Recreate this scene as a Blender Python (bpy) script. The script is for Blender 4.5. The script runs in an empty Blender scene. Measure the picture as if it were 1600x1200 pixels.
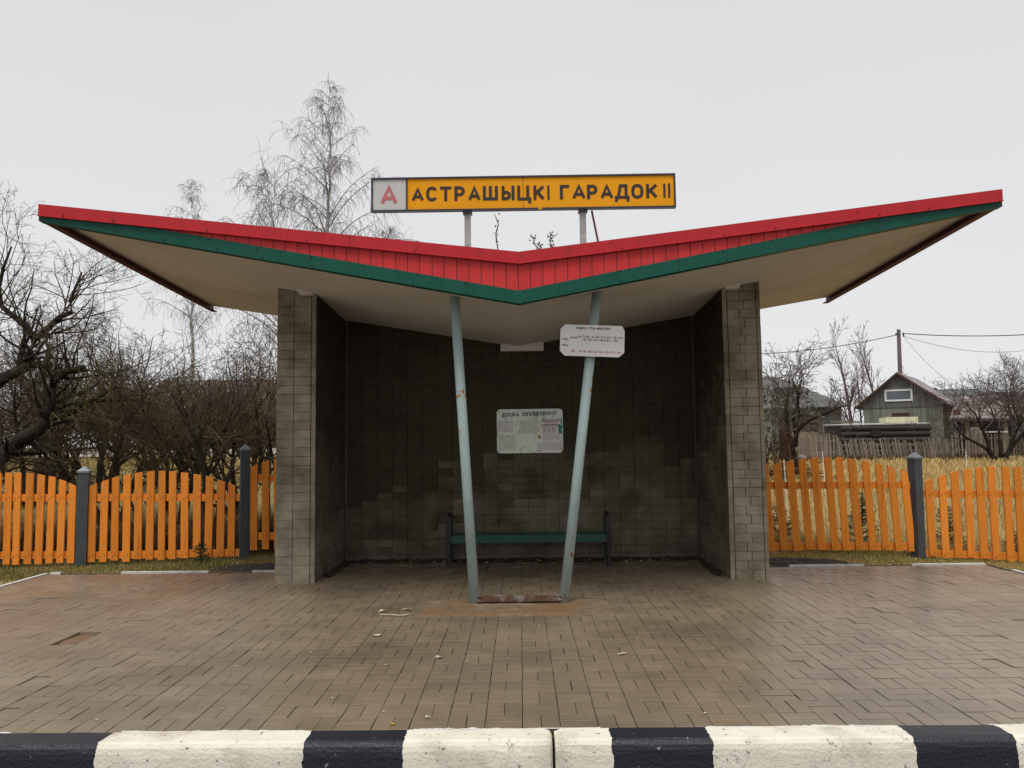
import bpy, bmesh, math, random
import numpy as np
from mathutils import Vector, Matrix

random.seed(7); RNG = np.random.default_rng(7)
SC = bpy.context.scene; COL = SC.collection

# ------------------------------------------------------------------ camera
F, H = 1200.0, 1.5                      # focal length in pixels of a 1600 wide picture, eye height
PITCH, ROLL, YAW = math.atan(90 / F), math.radians(0.7), math.atan(12 / F)
FW = Vector((-math.sin(YAW) * math.cos(PITCH), math.cos(YAW) * math.cos(PITCH), math.sin(PITCH)))
r0 = FW.cross(Vector((0, 0, 1))).normalized(); u0 = r0.cross(FW)
RT = r0 * math.cos(ROLL) - u0 * math.sin(ROLL); UP = u0 * math.cos(ROLL) + r0 * math.sin(ROLL)
cd = bpy.data.cameras.new('camera'); cam = bpy.data.objects.new('camera', cd); COL.objects.link(cam)
cd.sensor_fit = 'HORIZONTAL'; cd.sensor_width = 36.0; cd.lens = 36.0 * F / 1600; cd.clip_start = 0.05; cd.clip_end = 2000
M = Matrix((RT, UP, -FW)).transposed().to_4x4(); M.translation = (0, 0, H); cam.matrix_world = M
SC.camera = cam


def at(px, py, Y):
    """The point at depth Y that a direction seen in the photograph leads to."""
    d = RT * ((px - 800) / F) + UP * ((600 - py) / F) + FW
    return Vector((0, 0, H)) + d * (Y / d.y)


# ------------------------------------------------------------------ sky and light (overcast)
W = bpy.data.worlds.new('World'); SC.world = W; W.use_nodes = True
wn = W.node_tree; wn.nodes.clear()
wo = wn.nodes.new('ShaderNodeOutputWorld'); bg = wn.nodes.new('ShaderNodeBackground'); bg.inputs['Strength'].default_value = 0.1
sky = wn.nodes.new('ShaderNodeTexSky'); sky.sky_type = 'NISHITA'; sky.sun_disc = False
SUN_EL, SUN_AZ = math.radians(67), math.radians(190)      # azimuth from north (+Y) clockwise
sky.sun_elevation = SUN_EL; sky.sun_rotation = SUN_AZ
hs = wn.nodes.new('ShaderNodeHueSaturation'); hs.inputs['Saturation'].default_value = 0.1; hs.inputs['Value'].default_value = 1.0
mx = wn.nodes.new('ShaderNodeMix'); mx.data_type = 'RGBA'; mx.inputs[0].default_value = 0.97
tc = wn.nodes.new('ShaderNodeTexCoord'); nz = wn.nodes.new('ShaderNodeTexNoise')
nz.inputs['Scale'].default_value = 1.6; nz.inputs['Detail'].default_value = 4
cr = wn.nodes.new('ShaderNodeValToRGB')
cr.color_ramp.elements[0].position = 0.3; cr.color_ramp.elements[0].color = (3.96, 4.05, 4.16, 1)
cr.color_ramp.elements[1].position = 0.75; cr.color_ramp.elements[1].color = (4.22, 4.24, 4.31, 1)
L = wn.links.new
L(tc.outputs['Generated'], nz.inputs['Vector']); L(nz.outputs['Fac'], cr.inputs['Fac'])
sx_ = wn.nodes.new('ShaderNodeSeparateXYZ'); gr = wn.nodes.new('ShaderNodeMapRange'); gr.inputs[1].default_value = 0.0; gr.inputs[2].default_value = 0.5
gr.inputs[3].default_value = 1.09; gr.inputs[4].default_value = 0.97; gm_ = wn.nodes.new('ShaderNodeVectorMath'); gm_.operation = 'SCALE'
L(tc.outputs['Generated'], sx_.inputs[0]); L(sx_.outputs['Z'], gr.inputs[0]); L(cr.outputs[0], gm_.inputs[0]); L(gr.outputs[0], gm_.inputs['Scale'])
L(sky.outputs[0], hs.inputs['Color']); L(hs.outputs[0], mx.inputs[6]); L(gm_.outputs[0], mx.inputs[7])
L(mx.outputs[2], bg.inputs['Color']); L(bg.outputs[0], wo.inputs['Surface'])
sl = bpy.data.lights.new('sun', 'SUN'); sl.energy = 1.5; sl.angle = math.radians(28); sl.color = (1, 0.97, 0.92)
so = bpy.data.objects.new('sun', sl); COL.objects.link(so)
sd = Vector((math.sin(SUN_AZ) * math.cos(SUN_EL), math.cos(SUN_AZ) * math.cos(SUN_EL), math.sin(SUN_EL)))
so.rotation_euler = sd.to_track_quat('Z', 'Y').to_euler()
SC.view_settings.view_transform = 'Standard'; SC.view_settings.look = 'None'
SC.view_settings.exposure = 0.85; SC.view_settings.gamma = 1.0; SC.view_settings.use_curve_mapping = False
SC.render.engine = 'CYCLES'


# ------------------------------------------------------------------ materials
def mat(name, c1, c2=None, scale=6.0, rough=0.7, bump=0.0, bscale=60.0, stretch=(1, 1, 1), c3=None, s3=1.5, t3=(0.55, 0.7),
        spec=0.4, metal=0.0, pieces=0.0, rough2=None, speck=None, sscale=90.0, st=0.72, detail=5.0, coat=0.0):
    """Noise-mottled paint / stone / wood. pieces: brightness spread between separate pieces."""
    m = bpy.data.materials.new(name); m.use_nodes = True; nt = m.node_tree; n = nt.nodes; l = nt.links.new
    p = n['Principled BSDF']; p.inputs['Roughness'].default_value = rough; p.inputs['Metallic'].default_value = metal
    p.inputs['Specular IOR Level'].default_value = spec
    p.inputs['Coat Weight'].default_value = coat; p.inputs['Coat Roughness'].default_value = 0.28
    g = n.new('ShaderNodeNewGeometry'); mp = n.new('ShaderNodeMapping'); mp.inputs['Scale'].default_value = stretch
    l(g.outputs['Position'], mp.inputs['Vector'])

    def noise(sc, det=detail, ro=0.6):
        t = n.new('ShaderNodeTexNoise'); t.inputs['Scale'].default_value = sc; t.inputs['Detail'].default_value = det
        t.inputs['Roughness'].default_value = ro; l(mp.outputs[0], t.inputs['Vector']); return t

    def ramp(src, a, b):
        r = n.new('ShaderNodeMapRange'); r.inputs[1].default_value = a; r.inputs[2].default_value = b; l(src, r.inputs[0]); return r.outputs[0]

    def mixc(f, a, b):
        x = n.new('ShaderNodeMix'); x.data_type = 'RGBA'
        l(f, x.inputs[0])
        for i, v in ((6, a), (7, b)):
            if isinstance(v, tuple): x.inputs[i].default_value = (*v, 1)
            else: l(v, x.inputs[i])
        return x.outputs[2]
    if c2 is None: c2 = tuple(v * 0.75 for v in c1)
    f1 = ramp(noise(scale).outputs['Fac'], 0.32, 0.68)
    col = mixc(f1, c1, c2)
    if c3: col = mixc(ramp(noise(s3, 6).outputs['Fac'], *t3), col, c3)
    if speck: col = mixc(ramp(noise(sscale, 3).outputs['Fac'], st, st + 0.05), col, speck)
    if pieces:
        oi = n.new('ShaderNodeObjectInfo'); ad = n.new('ShaderNodeMath'); ad.operation = 'ADD'
        l(oi.outputs['Random'], ad.inputs[0]); l(g.outputs['Random Per Island'], ad.inputs[1])
        fr = n.new('ShaderNodeMath'); fr.operation = 'FRACT'; l(ad.outputs[0], fr.inputs[0])
        mr = n.new('ShaderNodeMapRange'); mr.inputs[3].default_value = 1 - pieces; mr.inputs[4].default_value = 1 + pieces; l(fr.outputs[0], mr.inputs[0])
        vm = n.new('ShaderNodeVectorMath'); vm.operation = 'SCALE'; l(col, vm.inputs[0]); l(mr.outputs[0], vm.inputs['Scale']); col = vm.outputs[0]
    l(col, p.inputs['Base Color'])
    if rough2 is not None:
        rr = n.new('ShaderNodeMapRange'); rr.inputs[1].default_value = 0.35; rr.inputs[2].default_value = 0.65
        rr.inputs[3].default_value = rough; rr.inputs[4].default_value = rough2
        l(noise(scale * 0.4).outputs['Fac'], rr.inputs[0]); l(rr.outputs[0], p.inputs['Roughness'])
    if bump:
        b = n.new('ShaderNodeBump'); b.inputs['Strength'].default_value = bump; b.inputs['Distance'].default_value = 0.01
        l(noise(bscale).outputs['Fac'], b.inputs['Height']); l(b.outputs[0], p.inputs['Normal'])
    return m


MT = {
    'paver': mat('paver_concrete', (.222, .172, .114), (.172, .132, .086), 3.2, .27, .35, 150, c3=(.112, .085, .058), s3=.7, t3=(.46, .72), pieces=.08, rough2=.5, speck=(.4, .36, .3), sscale=130, st=.74, spec=.5, coat=.45),
    'joint': mat('wet_sand_joint', (.05, .040, .026), (.085, .07, .042), 8, .9, .6, 80, c3=(.035, .045, .015), s3=1.2, t3=(.55, .7)),
    'concrete_pad': mat('rusty_concrete', (.20, .15, .095), (.115, .076, .045), 7, .65, 1, 45, c3=(.165, .092, .044), s3=2.0, t3=(.44, .60), speck=(.07, .05, .03), sscale=30, st=.66),
    'rusty': mat('flaking_rusty_paint', (.20, .20, .18), (.14, .13, .11), 9, .75, .9, 50, c3=(.10, .048, .026), s3=9, t3=(.40, .52)),
    'pole': mat('pale_blue_paint', (.35, .445, .435), (.30, .385, .375), 5, .45, .2, 90, c3=(.30, .13, .045), s3=8, t3=(.635, .66), speck=(.09, .05, .03), sscale=48, st=.685),
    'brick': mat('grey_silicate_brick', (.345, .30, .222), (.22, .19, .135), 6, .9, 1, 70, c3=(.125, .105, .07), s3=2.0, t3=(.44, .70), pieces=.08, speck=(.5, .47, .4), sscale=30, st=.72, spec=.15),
    'brick_in': mat('inner_grey_brick', (.175, .152, .115), (.125, .107, .079), 5, .9, .8, 90, c3=(.065, .054, .037), s3=1.8, t3=(.42, .7), pieces=.07, spec=.15),
    'brick_mid': mat('mid_brown_brick', (.115, .097, .069), (.085, .070, .049), 5, .85, .8, 90, c3=(.052, .042, .028), s3=3, t3=(.45, .65), pieces=.07, spec=.15),
    'brick_dark': mat('dark_brown_brick', (.060, .048, .031), (.047, .038, .025), 4, .8, .6, 90, c3=(.042, .033, .021), s3=1.6, t3=(.45, .7), pieces=.05, spec=.15, speck=(.14, .13, .11), sscale=38, st=.77),  # darkest of the three inner brick tones, used higher up the walls
    'mortar': mat('dark_mortar', (.17, .15, .115), (.11, .095, .07), 12, .95, .5, 60),
    'soffit': mat('dingy_white_plaster', (.66, .615, .55), (.58, .54, .475), 1.6, .9, .35, 45, c3=(.46, .415, .35), s3=.8, t3=(.55, .85), spec=.2),
    'red': mat('red_painted_steel', (.47, .024, .032), (.42, .020, .028), 2.5, .45, .25, 5, stretch=(3, 3, 1), c3=(.34, .02, .026), s3=4, t3=(.52, .8), spec=.2, speck=(.25, .05, .04), sscale=30, st=.76),
    'red_panel': mat('red_ribbed_cladding', (.60, .040, .040), (.54, .034, .036), 2.5, .5, .25, 8, stretch=(4, 4, .6), c3=(.44, .03, .032), s3=4, t3=(.52, .8), spec=.2, pieces=.07),
    'red_dark': mat('maroon_painted_steel', (.10, .03, .032), (.075, .022, .026), 3, .55),
    'green': mat('green_painted_steel', (.006, .082, .056), (.005, .070, .048), 2.5, .45, .25, 5, stretch=(3, 3, 1), c3=(.006, .060, .043), s3=4, t3=(.52, .8), spec=.2),
    'screw': mat('dark_screw', (.04, .01, .01), None, 6, .5),
    'galv': mat('weathered_steel_post', (.34, .34, .33), (.22, .21, .2), 9, .55, .2, 60),
    'navy': mat('navy_sign_frame', (.022, .022, .04), (.03, .026, .04), 8, .5),
    'yellow': mat('orange_yellow_sign_paint', (.74, .325, .008), (.70, .30, .008), 4, .55, .05, 30, c3=(.64, .265, .008), s3=7, t3=(.6, .8), spec=.12),
    'sign_grey': mat('faded_white_sign_paint', (.50, .51, .49), (.46, .47, .45), 5, .5),
    'letter': mat('brown_black_lettering', (.02, .010, .010), (.032, .014, .013), 14, .5),
    'letter_a': mat('faded_red_lettering', (.47, .13, .14), (.42, .10, .11), 14, .5),
    'plate': mat('white_enamel_plate', (.80, .78, .74), (.74, .72, .67), 5, .4, speck=(.3, .2, .12), sscale=22, st=.78),
    'ink': mat('black_print', (.03, .03, .035), None, 6, .7),
    'ink_red': mat('red_print', (.5, .03, .04), None, 6, .7),
    'ink_green': mat('dark_green_print', (.008, .115, .065), None, 6, .6),
    'board': mat('pale_green_notice_board', (.80, .86, .79), (.68, .75, .66), 14, .55, .1, 60, c3=(.40, .43, .35), s3=18, t3=(.57, .64)),
    'paper': mat('white_paper', (.82, .77, .76), (.74, .70, .68), 20, .9, .2, 90),
    'paper_torn': mat('torn_weathered_paper', (.68, .72, .64), (.58, .59, .52), 25, .9, .4, 70, c3=(.28, .27, .22), s3=28, t3=(.6, .66)),
    'paper_lilac': mat('faded_lilac_paper', (.68, .66, .66), (.58, .57, .56), 25, .9, .4, 70, c3=(.33, .31, .28), s3=30, t3=(.6, .68)),
    'sticker': mat('ochre_sticker', (.55, .32, .05), None, 20, .6),
    'teal': mat('teal_print', (.05, .38, .33), (.02, .08, .09), 40, .6),
    'bench_green': mat('dark_green_bench_paint', (.006, .060, .038), (.005, .045, .03), 12, .4, .2, 50, stretch=(.15, 1, 1), speck=(.3, .3, .25), sscale=40, st=.77),
    'iron': mat('black_cast_iron', (.012, .012, .014), (.02, .018, .018), 20, .5, .3, 80),
    'orange': mat('orange_fence_paint', (.74, .25, .034), (.66, .208, .027), 9, .6, .6, 50, spec=.15, stretch=(4, 4, .3), c3=(.43, .115, .016), s3=5, t3=(.54, .76), pieces=.15, speck=(.26, .07, .014), sscale=15, st=.70),
    'post': mat('dark_grey_post_paint', (.055, .065, .075), (.04, .045, .05), 7, .5, .3, 50),
    'zinc': mat('zinc_post_cap', (.2, .21, .225), (.15, .155, .165), 9, .5, metal=.4),
    'white_edge': mat('white_edging_paint', (.66, .65, .62), (.5, .48, .44), 8, .8, .5, 60, c3=(.22, .19, .15), s3=6, t3=(.6, .72)),
    'dark_edge': mat('muddy_edging', (.10, .085, .07), (.06, .05, .04), 9, .9, .6, 60),
    'asphalt': mat('asphalt', (.055, .052, .05), (.04, .038, .037), 12, .8, .8, 150),
    'soil': mat('autumn_ground', (.20, .145, .055), (.13, .09, .035), 1.2, .95, .8, 25, c3=(.26, .19, .07), s3=.35, t3=(.4, .65)),
    'dirt': mat('black_wet_dirt', (.022, .016, .012), (.04, .03, .02), 14, .8, 1, 70, speck=(.2, .14, .08), sscale=60, st=.7),
    'grass_green': mat('short_grass_blades', (.115, .12, .025), (.19, .15, .045), 1.1, .8, pieces=.35),
    'grass_dry': mat('dry_grass_blades', (.52, .37, .145), (.40, .275, .095), .8, .85, c3=(.56, .42, .20), s3=.35, t3=(.45, .7), pieces=.25),
    'grass_olive': mat('tired_grass_blades', (.34, .26, .075), (.42, .29, .10), .7, .85, c3=(.21, .20, .05), s3=.3, t3=(.5, .65), pieces=.3),
    'brush': mat('dead_brush_stems', (.075, .042, .024), (.045, .026, .016), 1.5, .9, pieces=.4, spec=.08),
    'bark': mat('dark_bark', (.032, .025, .019), (.02, .016, .013), 6, .9, .8, 40, c3=(.06, .055, .025), s3=2.5, t3=(.58, .72), spec=.08),
    'twig': mat('dark_twigs', (.082, .057, .044), (.056, .040, .032), 2, .9, c3=(.10, .078, .038), s3=.55, t3=(.42, .62), pieces=.25, spec=.08),
    'twig_mossy': mat('mossy_twigs', (.075, .056, .030), (.048, .035, .022), 1.4, .9, c3=(.095, .08, .032), s3=.8, t3=(.5, .65), pieces=.25, spec=.08),
    'twig_far': mat('brown_grey_twigs', (.115, .090, .083), (.085, .066, .061), 2, .9, pieces=.2, spec=.08),
    'twig_red': mat('reddish_bare_twigs', (.16, .105, .10), (.12, .082, .08), 2, .9, pieces=.2, spec=.08),
    'birch_bark': mat('pale_birch_bark', (.42, .40, .38), (.28, .27, .26), 4, .8, c3=(.08, .07, .07), s3=6, t3=(.6, .66)),
    'birch_twig': mat('birch_twigs', (.17, .145, .14), (.13, .11, .105), 2, .9, pieces=.2),
    'needle': mat('spruce_needles', (.022, .045, .018), (.012, .028, .012), 5, .8, pieces=.35),
    'thuja': mat('dull_evergreen_sprays', (.125, .135, .098), (.09, .10, .07), 2, .9, pieces=.25, spec=.1),
    'old_wood': mat('weathered_grey_boards', (.23, .19, .145), (.15, .12, .09), 3, .9, .4, 30, stretch=(2, 2, .3), c3=(.28, .21, .14), s3=3, t3=(.55, .7), pieces=.3),
    'green_wood': mat('faded_green_boards', (.21, .22, .185), (.155, .165, .14), 2, .9, .4, 30, stretch=(3, 3, .25), c3=(.09, .10, .08), s3=1.2, t3=(.5, .7), pieces=.16),
    'grey_wood': mat('dark_grey_green_boards', (.135, .135, .132), (.105, .105, .102), 2, .9, .4, 30, stretch=(3, 3, .25), c3=(.15, .11, .10), s3=1.2, t3=(.58, .7), pieces=.2),
    'slate': mat('grey_slate_sheets', (.27, .245, .25), (.19, .17, .175), 2, .85, .3, 20, c3=(.24, .15, .14), s3=.7, t3=(.5, .65), pieces=.1),
    'slate_dark': mat('dark_slate_sheets', (.14, .145, .135), (.10, .10, .095), 2, .85, .3, 20, pieces=.1),
    'slate_brown': mat('brown_roof_sheets', (.17, .125, .11), (.25, .23, .215), 2.5, .9, .4, 15, c3=(.11, .075, .065), s3=1.2, t3=(.5, .6), pieces=.15),
    'maroon_wood': mat('maroon_boards', (.075, .035, .032), (.05, .026, .025), 2, .9, .3, 30, pieces=.2),
    'log_dark': mat('dark_tarred_logs', (.045, .034, .034), (.03, .024, .024), 3, .8, .5, 30, stretch=(.4, 1, 2), c3=(.12, .10, .095), s3=3, t3=(.6, .7), pieces=.25),
    'window_white': mat('white_window_frame', (.72, .73, .73), (.62, .63, .63), 9, .6),
    'glass': mat('dark_window_glass', (.10, .125, .14), (.07, .09, .10), 1, .12, spec=.6),
    'cream': mat('pale_cream_boards', (.66, .63, .42), (.56, .53, .36), 3, .8, pieces=.08),
    'log_end': mat('firewood_ends', (.17, .10, .065), (.075, .045, .035), 6, .9, pieces=.45),
    'metal_sheet': mat('pale_tin_sheet', (.55, .55, .55), (.38, .37, .36), 4, .5),
    'stone': mat('grey_field_stone', (.20, .17, .16), (.13, .11, .105), 6, .9, .8, 30),
    'pole_wood': mat('grey_brown_pole', (.17, .13, .14), (.12, .095, .10), 3, .9, .3, 20, stretch=(2, 2, .3)),
    'cable': mat('black_cable', (.03, .03, .035), None, 2, .6),
    'stake': mat('white_stake_paint', (.72, .70, .66), (.6, .57, .52), 9, .8),
    'pale_path': mat('pale_sandy_path', (.46, .39, .33), (.36, .30, .25), .4, .95, .5, 6),
    'rod': mat('maroon_rod', (.12, .025, .035), None, 5, .5),
    'weed': mat('dry_weed', (.07, .055, .04), (.045, .035, .025), 9, .9),
    'litter': mat('pale_litter', (.52, .47, .38), (.34, .27, .17), 9, .9, pieces=.3),
}


def kerb_material(bounds):
    m = mat('black_white_kerb_paint', (.72, .68, .57), (.64, .60, .50), 6, .65, .6, 60, c3=(.46, .42, .34), s3=3.5, t3=(.52, .72), speck=(.12, .105, .09), sscale=26, st=.67)
    nt = m.node_tree; n = nt.nodes; l = nt.links.new; p = n['Principled BSDF']
    old = p.inputs['Base Color'].links[0].from_socket
    g = n.new('ShaderNodeNewGeometry'); t = n.new('ShaderNodeTexNoise'); t.inputs['Scale'].default_value = 30; t.inputs['Detail'].default_value = 4
    l(g.outputs['Position'], t.inputs['Vector'])
    sp = n.new('ShaderNodeSeparateXYZ'); l(g.outputs['Position'], sp.inputs[0])
    a = n.new('ShaderNodeMath'); a.operation = 'MULTIPLY_ADD'; l(t.outputs['Fac'], a.inputs[0]); a.inputs[1].default_value = .03; l(sp.outputs['X'], a.inputs[2])
    lo, hi = bounds[0] - 1, bounds[-1] + 1
    mr = n.new('ShaderNodeMapRange'); mr.inputs[1].default_value = lo; mr.inputs[2].default_value = hi; l(a.outputs[0], mr.inputs[0])
    r = n.new('ShaderNodeValToRGB'); r.color_ramp.interpolation = 'CONSTANT'
    e = r.color_ramp.elements; e[0].position = 0; e[0].color = (1, 1, 1, 1)
    e[1].position = (bounds[0] + .015 - lo) / (hi - lo); e[1].color = (0, 0, 0, 1)
    v = 1
    for b in bounds[1:]:
        x = e.new((b + .015 - lo) / (hi - lo)); x.color = (v, v, v, 1); v = 1 - v
    l(mr.outputs[0], r.inputs[0])
    t2 = n.new('ShaderNodeTexNoise'); t2.inputs['Scale'].default_value = 24; t2.inputs['Detail'].default_value = 5; l(g.outputs['Position'], t2.inputs['Vector'])
    m2 = n.new('ShaderNodeMapRange'); m2.inputs[1].default_value = .68; m2.inputs[2].default_value = .74; l(t2.outputs['Fac'], m2.inputs[0])
    bk = n.new('ShaderNodeMix'); bk.data_type = 'RGBA'; bk.inputs[6].default_value = (.013, .015, .022, 1); bk.inputs[7].default_value = (.2, .2, .2, 1); l(m2.outputs[0], bk.inputs[0])
    # thin cracks in the paint
    wp = n.new('ShaderNodeTexNoise'); wp.inputs['Scale'].default_value = 14; wp.inputs['Detail'].default_value = 5; l(g.outputs['Position'], wp.inputs['Vector'])
    va = n.new('ShaderNodeVectorMath'); va.operation = 'MULTIPLY_ADD'; va.inputs[1].default_value = (.14, .14, .14); l(wp.outputs['Color'], va.inputs[0]); l(g.outputs['Position'], va.inputs[2])
    vo = n.new('ShaderNodeTexVoronoi'); vo.feature = 'DISTANCE_TO_EDGE'; vo.inputs['Scale'].default_value = 7; l(va.outputs[0], vo.inputs['Vector'])
    mc = n.new('ShaderNodeMapRange'); mc.inputs[1].default_value = .004; mc.inputs[2].default_value = .014; mc.inputs[3].default_value = 1; mc.inputs[4].default_value = 0; l(vo.outputs['Distance'], mc.inputs[0])
    gt = n.new('ShaderNodeTexNoise'); gt.inputs['Scale'].default_value = 4; l(g.outputs['Position'], gt.inputs['Vector'])
    mg = n.new('ShaderNodeMapRange'); mg.inputs[1].default_value = .5; mg.inputs[2].default_value = .62; mg.inputs[4].default_value = .75; l(gt.outputs['Fac'], mg.inputs[0])
    mm = n.new('ShaderNodeMath'); mm.operation = 'MULTIPLY'; l(mc.outputs[0], mm.inputs[0]); l(mg.outputs[0], mm.inputs[1])
    ck = n.new('ShaderNodeMix'); ck.data_type = 'RGBA'; l(mm.outputs[0], ck.inputs[0]); l(old, ck.inputs[6]); ck.inputs[7].default_value = (.16, .145, .12, 1); old = ck.outputs[2]
    x = n.new('ShaderNodeMix'); x.data_type = 'RGBA'; l(r.outputs[0], x.inputs[0]); l(bk.outputs[2], x.inputs[6]); l(old, x.inputs[7])
    l(x.outputs[2], p.inputs['Base Color'])
    m3 = n.new('ShaderNodeMapRange'); m3.inputs[3].default_value = .42; m3.inputs[4].default_value = .65; l(r.outputs[0], m3.inputs[0]); l(m3.outputs[0], p.inputs['Roughness'])
    return m


# ------------------------------------------------------------------ mesh helpers
class MB:
    def __init__(s): s.v = []; s.f = []

    def add(s, vs, fs):
        o = len(s.v); s.v += [tuple(v) for v in vs]; s.f += [tuple(i + o for i in f) for f in fs]; return s

    def hexa(s, p):       # bottom 4 (ccw from above), top 4
        return s.add(p, [(3, 2, 1, 0), (4, 5, 6, 7), (0, 1, 5, 4), (1, 2, 6, 5), (2, 3, 7, 6), (3, 0, 4, 7)])

    def box(s, x0, y0, z0, x1, y1, z1):
        return s.hexa([(x0, y0, z0), (x1, y0, z0), (x1, y1, z0), (x0, y1, z0), (x0, y0, z1), (x1, y0, z1), (x1, y1, z1), (x0, y1, z1)])

    def prism(s, poly, y0, y1):      # poly of (x, z) seen from the front, front at y0
        n = len(poly)
        a = sum(poly[i][0] * poly[(i + 1) % n][1] - poly[(i + 1) % n][0] * poly[i][1] for i in range(n))
        if a < 0: poly = poly[::-1]
        vs = [(x, y0, z) for x, z in poly] + [(x, y1, z) for x, z in poly]
        fs = [tuple(range(n)), tuple(range(2 * n - 1, n - 1, -1))] + [((i + 1) % n, i, n + i, n + (i + 1) % n) for i in range(n)]
        return s.add(vs, fs)

    def tube(s, pts, rad, n=6, cap=True):
        if not hasattr(rad, '__len__'): rad = [rad] * len(pts)
        pts = [Vector(p) for p in pts]; o = len(s.v); m = len(pts)
        for i, p in enumerate(pts):
            d = (pts[min(i + 1, m - 1)] - pts[max(i - 1, 0)])
            d = d.normalized() if d.length > 1e-9 else Vector((0, 0, 1))
            a = d.cross(Vector((0, 0, 1)) if abs(d.z) < .9 else Vector((1, 0, 0))).normalized(); b = d.cross(a)
            for k in range(n):
                t = 2 * math.pi * k / n
                s.v.append(tuple(p + (a * math.cos(t) + b * math.sin(t)) * rad[i]))
        for i in range(m - 1):
            for k in range(n):
                s.f.append((o + i * n + k, o + i * n + (k + 1) % n, o + (i + 1) * n + (k + 1) % n, o + (i + 1) * n + k))
        if cap:
            s.f.append(tuple(o + k for k in reversed(range(n)))); s.f.append(tuple(o + (m - 1) * n + k for k in range(n)))
        return s

    def mesh(s, name, base=(0, 0, 0), smooth=False):
        me = bpy.data.meshes.new(name)
        if tuple(base) == (0, 0, 0): me.from_pydata(s.v, [], s.f)
        else:
            b = base; me.from_pydata([(v[0] - b[0], v[1] - b[1], v[2] - b[2]) for v in s.v], [], s.f)
        if smooth: me.polygons.foreach_set('use_smooth', [True] * len(me.polygons))
        return me

    def build(s, name, m, parent=None, smooth=False, **kw):
        return put(name, s.mesh(name, base_of(parent), smooth), m, parent, **kw)


BASES = {}


def base_of(o):
    while o is not None:
        if o.name in BASES: return BASES[o.name]
        o = o.parent
    return (0, 0, 0)


def put(name, me, m, parent=None, loc=None, label=None, cat=None, group=None, kind=None):
    o = bpy.data.objects.new(name, me); COL.objects.link(o)
    if m is not None and not me.materials: me.materials.append(MT[m] if isinstance(m, str) else m)
    if parent is not None: o.parent = parent
    if loc is not None: o.location = loc
    tag(o, label, cat, group, kind); return o


def tag(o, label=None, cat=None, group=None, kind=None):
    for k, v in (('label', label), ('category', cat), ('group', group), ('kind', kind)):
        if v: o[k] = v


def thing(name, label, cat, loc, group=None):
    o = bpy.data.objects.new(name, None); COL.objects.link(o); o.location = loc; o.empty_display_size = .2
    BASES[o.name] = tuple(loc); tag(o, label, cat, group); return o


def rel(p, parent):
    b = base_of(parent); return (p[0] - b[0], p[1] - b[1], p[2] - b[2])


def raw_mesh(name, V, Fc):
    """Big triangle meshes from numpy arrays."""
    me = bpy.data.meshes.new(name); nf = len(Fc)
    me.vertices.add(len(V)); me.vertices.foreach_set('co', np.asarray(V, dtype=np.float32).ravel())
    me.loops.add(nf * 3); me.loops.foreach_set('vertex_index', np.asarray(Fc, dtype=np.int32).ravel())
    me.polygons.add(nf); me.polygons.foreach_set('loop_start', np.arange(0, nf * 3, 3, dtype=np.int32))
    me.update(calc_edges=True); return me


def text_obj(s, name, m, parent, cx, y, cz, w, h, rot=0.0, bold=0.0, depth=.004, label=None):
    """Lettering: outline of the characters, w x h metres, facing the street (-Y)."""
    cu = bpy.data.curves.new('text', 'FONT'); cu.body = s; cu.size = 1; cu.bevel_depth = bold * 1.6; cu.bevel_resolution = 0; cu.extrude = .05; cu.resolution_u = 3
    t = bpy.data.objects.new('text_source', cu); COL.objects.link(t)
    dg = bpy.context.evaluated_depsgraph_get(); dg.update(); me = bpy.data.meshes.new_from_object(t.evaluated_get(dg))
    bpy.data.objects.remove(t); bpy.data.curves.remove(cu)
    n = len(me.vertices); co = np.empty(n * 3, dtype=np.float32); me.vertices.foreach_get('co', co); co = co.reshape(-1, 3)
    lo, hi = co.min(0), co.max(0)
    if w is None: w = (hi[0] - lo[0]) * h / (hi[1] - lo[1])
    if h is None: h = (hi[1] - lo[1]) * w / (hi[0] - lo[0])
    x = ((co[:, 0] - lo[0]) / (hi[0] - lo[0]) - .5) * w; z = ((co[:, 1] - lo[1]) / (hi[1] - lo[1]) - .5) * h
    yy = -(co[:, 2] / max(1e-6, hi[2]) * .5 + .5) * depth + 0
    c, sn = math.cos(rot), math.sin(rot)
    out = np.stack([x * c - z * sn, yy, x * sn + z * c], 1).astype(np.float32)
    me.vertices.foreach_set('co', out.ravel()); me.update(); me.materials.clear(); me.name = name
    return put(name, me, m, parent, loc=rel((cx, y, cz), parent), label=label)


def bulge(x, y1, y0, xm=1.0, n=9):
    """half round from (x, y1) over xm to (x, y0)"""
    return [(x + (xm - x) * math.sin(math.pi * i / n), (y1 + y0) / 2 + (y1 - y0) / 2 * math.cos(math.pi * i / n)) for i in range(n + 1)]


def oval(a0, a1, n=28):
    out = []
    for i in range(n + 1):
        t = math.radians(a0 + (a1 - a0) * i / n); c, q = math.cos(t), math.sin(t)
        out.append((.5 + .5 * math.copysign(abs(c) ** .8, c), .5 + .5 * math.copysign(abs(q) ** .8, q)))
    return out


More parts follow.
